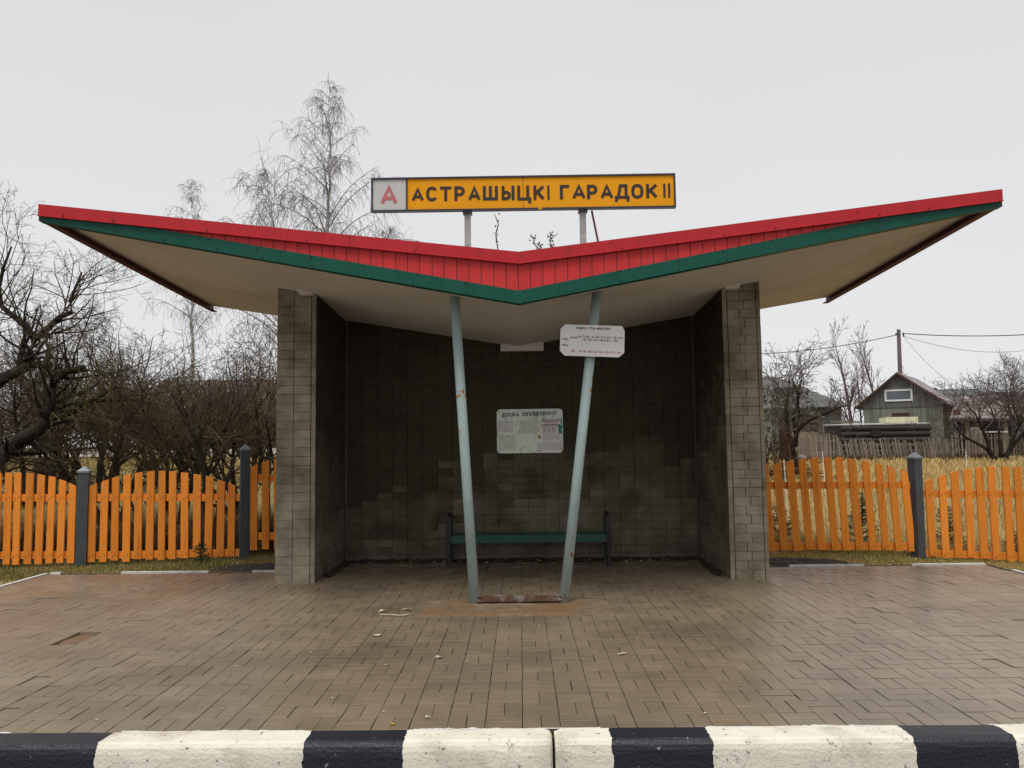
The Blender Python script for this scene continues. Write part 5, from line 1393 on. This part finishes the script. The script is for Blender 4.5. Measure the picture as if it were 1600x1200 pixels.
# rubbish on the tin top
a = at(1330, 662, Y + .4); S = thing('board_heap', 'few old boards lying on the left end of the log shed', 'boards', (a.x, Y + .4, zt3 + .12)); rnd = random.Random(9)
for k in range(5):
    m_ = MB(); o = rnd.uniform(-.5, .5); m_.hexa([(a.x - .6 + o, Y + .2 + k * .1, zt3 + .10 + k * .035), (a.x + .5 + o, Y + .1 + k * .12, zt3 + .12 + k * .03), (a.x + .5 + o, Y + .3 + k * .12, zt3 + .12 + k * .03), (a.x - .6 + o, Y + .4 + k * .1, zt3 + .10 + k * .035),
        (a.x - .6 + o, Y + .2 + k * .1, zt3 + .14 + k * .035), (a.x + .5 + o, Y + .1 + k * .12, zt3 + .16 + k * .03), (a.x + .5 + o, Y + .3 + k * .12, zt3 + .16 + k * .03), (a.x - .6 + o, Y + .4 + k * .1, zt3 + .14 + k * .035)])
    m_.build('board', 'old_wood', S)

# small tilted plank shed left
Y = 41; a, b = at(1236, 700, Y), at(1297, 652, Y); zg = .2
S = thing('plank_shed', 'tumbledown grey plank shed between the apple tree and log shed', 'shed', ((a.x + b.x) / 2, Y, zg)); rnd = random.Random(12)
zz = [zg, zg + .6, zg + 1.15, zg + 1.65, zg + 2.1, zg + 2.45]
for i in range(5):
    for (x0_, x1_) in ((a.x, a.x + 1.05), (a.x + 1.05, b.x - .55)):
        if i == 3 and x0_ > a.x: continue
        m_ = MB(); t = rnd.uniform(-.03, .03); m_.hexa([(x0_, Y, zz[i] + .01), (x1_, Y, zz[i] + .01 + t), (x1_, Y + .04, zz[i] + .01 + t), (x0_, Y + .04, zz[i] + .01), (x0_, Y, zz[i + 1]), (x1_, Y, zz[i + 1] + t), (x1_, Y + .04, zz[i + 1] + t), (x0_, Y + .04, zz[i + 1])])
        m_.build('plank', 'old_wood', S)
m_ = MB(); m_.box(a.x + .1, Y + .05, zg, b.x - .6, Y + 2.2, zz[-1]); m_.build('core', 'log_dark', S)
for k in range(4):
    x0_ = b.x - .55 + k * .16; m_ = MB(); m_.hexa([(x0_, Y + k * .2, zg), (x0_ + .15, Y + .2 + k * .2, zg), (x0_ + .15, Y + .24 + k * .2, zg), (x0_, Y + .04 + k * .2, zg), (x0_ - .14, Y + k * .2, zz[-1] - .05 * k), (x0_ + .01, Y + .2 + k * .2, zz[-1] - .05 - .05 * k), (x0_ + .01, Y + .24 + k * .2, zz[-1] - .05 - .05 * k), (x0_ - .14, Y + .04 + k * .2, zz[-1] - .05 * k)])
    m_.build('plank', 'old_wood', S)
m_ = MB(); m_.hexa([(a.x - .3, Y - .3, zz[-1] + .02), (b.x - .35, Y - .3, zz[-1] + .06), (b.x + .3, Y + 2.4, zz[-1] - .2), (a.x - .2, Y + 2.4, zz[-1] + .2), (a.x - .3, Y - .3, zz[-1] + .1), (b.x - .35, Y - .3, zz[-1] + .14), (b.x + .3, Y + 2.4, zz[-1] - .12), (a.x - .2, Y + 2.4, zz[-1] + .28)])
m_.build('roof', 'log_dark', S)

# old picket fences
def old_fence(label, px0, px1, Y, ybase0, ybase1, hpx, step, lean, seed):
    rnd = random.Random(seed); k = Y / F; a, b = at(px0, ybase0, Y), at(px1, ybase1, Y)
    S = thing('weathered_fence', label, 'fence', tuple((a + b) / 2), 'old grey picket fences across the field'); n = int((px1 - px0) / step)
    for i in range(n + 1):
        t = i / n; p = a.lerp(b, t); h = hpx * k * rnd.uniform(.88, 1.1); l = lean * h + rnd.gauss(0, .03); w = .042 * rnd.uniform(.75, 1.2)
        if rnd.random() < .05: continue
        m_ = MB(); y_ = Y + rnd.gauss(0, .02)
        m_.hexa([(p.x - w, y_, p.z - .15), (p.x + w, y_, p.z - .15), (p.x + w, y_ + .03, p.z - .15), (p.x - w, y_ + .03, p.z - .15), (p.x - w + l, y_, p.z + h), (p.x + w + l, y_, p.z + h + rnd.gauss(0, .02)), (p.x + w + l, y_ + .03, p.z + h), (p.x - w + l, y_ + .03, p.z + h)]); m_.build('picket', 'old_wood', S)
    for f in (.3, .78):
        m_ = MB(); h = hpx * k * f; m_.hexa([(a.x, Y + .04, a.z + h - .03), (b.x, Y + .04, b.z + h - .03), (b.x, Y + .08, b.z + h - .03), (a.x, Y + .08, a.z + h - .03), (a.x, Y + .04, a.z + h + .03), (b.x, Y + .04, b.z + h + .03), (b.x, Y + .08, b.z + h + .03), (a.x, Y + .08, a.z + h + .03)]); m_.build('rail', 'old_wood', S)


old_fence('upright weathered picket fence on the left below the plank shed', 1232, 1312, 39.5, 717, 717, 36, 3.9, .0, 1)
old_fence('leaning weathered picket fence in the middle below the log shed', 1314, 1488, 40, 721, 719, 32, 3.4, -.16, 2)
old_fence('tall pale picket fence at the right end below the woodshed', 1490, 1640, 40.5, 714, 712, 36, 4.9, .0, 3)

# utility pole and wires
Y = 62; q = at(1406, 583, Y); top = at(1404, 515, Y); k = Y / F
S = thing('utility_pole', 'tall grey wooden utility pole behind the green board house', 'utility pole', (q.x, Y, .3)); m_ = MB(); m_.tube([(q.x + .1, Y, .2), (q.x, Y, 5), (top.x, Y, top.z)], [.2, .18, .15], 8); m_.build('pole', 'pole_wood', S)
for dx, dy in ((6, 6), (7, 9), (-5, 7)):
    p_ = at(1404 + dx, 515 + dy, Y); m_ = MB(); m_.tube([(p_.x, Y - .1, p_.z - .12), (p_.x, Y - .1, p_.z + .05)], [.07, .05], 6); m_.build('insulator', 'ink', S)


def wire(label, a, b, sag, r=.016):
    a, b = Vector(a), Vector(b); pts = []
    for i in range(17):
        t = i / 16; p_ = a.lerp(b, t); p_.z -= sag * 4 * t * (1 - t); pts.append(p_)
    m_ = MB(); m_.tube(pts, r, 4); m_.build('power_line', 'cable', label=label, cat='power line', group='wires on the utility pole')


t0 = at(1402, 523, Y); t1 = at(1410, 521, Y); t2 = at(1411, 525, Y)
wire('thick power line running left from the pole behind the pillar', t0, at(1120, 553, 66), .5, .03)
wire('thick power line running right from the pole top', t1, at(1660, 519, 60), .25, .035)
wire('thin wire sagging right from the pole toward the trees', t2, at(1640, 541, 72), .9)
wire('thin wire dropping steeply from the pole to the barn roof', t2, at(1502, 607, 66), .5)

# stones, brush pile, stakes, far box
def stone(name, label, p, r, seed, m='stone', cat='stone'):
    rnd = random.Random(seed); bm = bmesh.new(); bmesh.ops.create_icosphere(bm, subdivisions=2, radius=1)
    for v in bm.verts: v.co *= rnd.uniform(.88, 1.1); v.co = Vector((v.co.x * r, v.co.y * r * .8, v.co.z * r * .75))
    me = bpy.data.meshes.new(name); bm.to_mesh(me); bm.free(); put(name, me, m, loc=p, label=label, cat=cat)


p = at(1253, 716, 26); stone('boulder', 'round grey boulder on the dark heap beyond the right fence', (p.x, 26, p.z), .16, 3)
bp = MB(); rnd = random.Random(31); c = at(1232, 735, 25)
for k in range(260):
    x_, y_ = c.x + rnd.gauss(0, .55), 25 + rnd.gauss(0, .5); z_ = gz(x_, y_) + abs(rnd.gauss(0, .22)); d = rvec(rnd); d.z *= .35; d = d.normalized() * rnd.uniform(.2, .6); bp.tube([(x_, y_, z_), (x_ + d.x, y_ + d.y, z_ + d.z)], [.02, .008], 3)
bp.build('brush_pile', 'brush', label='low heap of dark sticks under the grey boulder', cat='brush pile')
p = at(1253, 716, 26)
st_ = MB()
for (xa, ya, xb, yb, Y, lb) in ((1225, 720, 1227, 748, 14, 'white stake nearest to the right pillar, between pickets'), (1285, 705, 1288, 735, 20, 'white stake leaning beside the tallest right pickets'), (1509, 705, 1509, 722, 30, 'white stake in the yellow field before the woodshed')):
    a, b = at(xa, ya, Y), at(xb, yb, Y); m_ = MB(); m_.tube([(b.x + .02, Y, gz(b.x, Y) - .05), tuple(a)], .008 * Y / 14, 5); m_.build('marker_stake', 'stake', label=lb, cat='stake', group='white stakes in the field')
Y = 19; a, b = at(50, 742, Y), at(79, 717, Y); zg = gz(a.x, Y)
S = thing('brick_stack', 'small maroon stack standing on the grass behind the left fence', 'stack', ((a.x + b.x) / 2, Y, zg)); rnd = random.Random(2)
n = 5; hh = (b.z - zg) / n
for i in range(n):
    for j in range(2):
        w_ = (b.x - a.x) / 2; m_ = MB(); o = rnd.gauss(0, .008); m_.box(a.x + j * w_ + .004 + o, Y + rnd.gauss(0, .01), zg + i * hh + .003, a.x + (j + 1) * w_ - .004 + o, Y + .3, zg + (i + 1) * hh - .003); m_.build('block', 'maroon_wood', S)

# barn and house behind the left trees
Y = 46; a, b = at(215, 650, Y), at(470, 650, Y); zg = 1.2; ze = at(330, 648, Y).z; zt4 = at(330, 597, Y + 4).z
S = thing('barn', 'long dark maroon barn behind the bare trees on the left', 'barn', ((a.x + b.x) / 2, Y, zg)); m_ = MB(); boards(m_, a.x, b.x, lambda x: zg, lambda x: ze, Y, w=.25); m_.box(a.x + .05, Y + .04, zg, b.x - .05, Y + 8, ze); m_.build('wall', 'maroon_wood', S)
m_ = MB(); slope_roof(m_, a.x - .4, b.x + .4, Y - .4, ze - .05, Y + 4, zt4, 7); slope_roof(m_, a.x - .4, b.x + .4, Y + 8.4, ze - .05, Y + 4.1, zt4, 7); m_.build('roof', 'slate_brown', S)
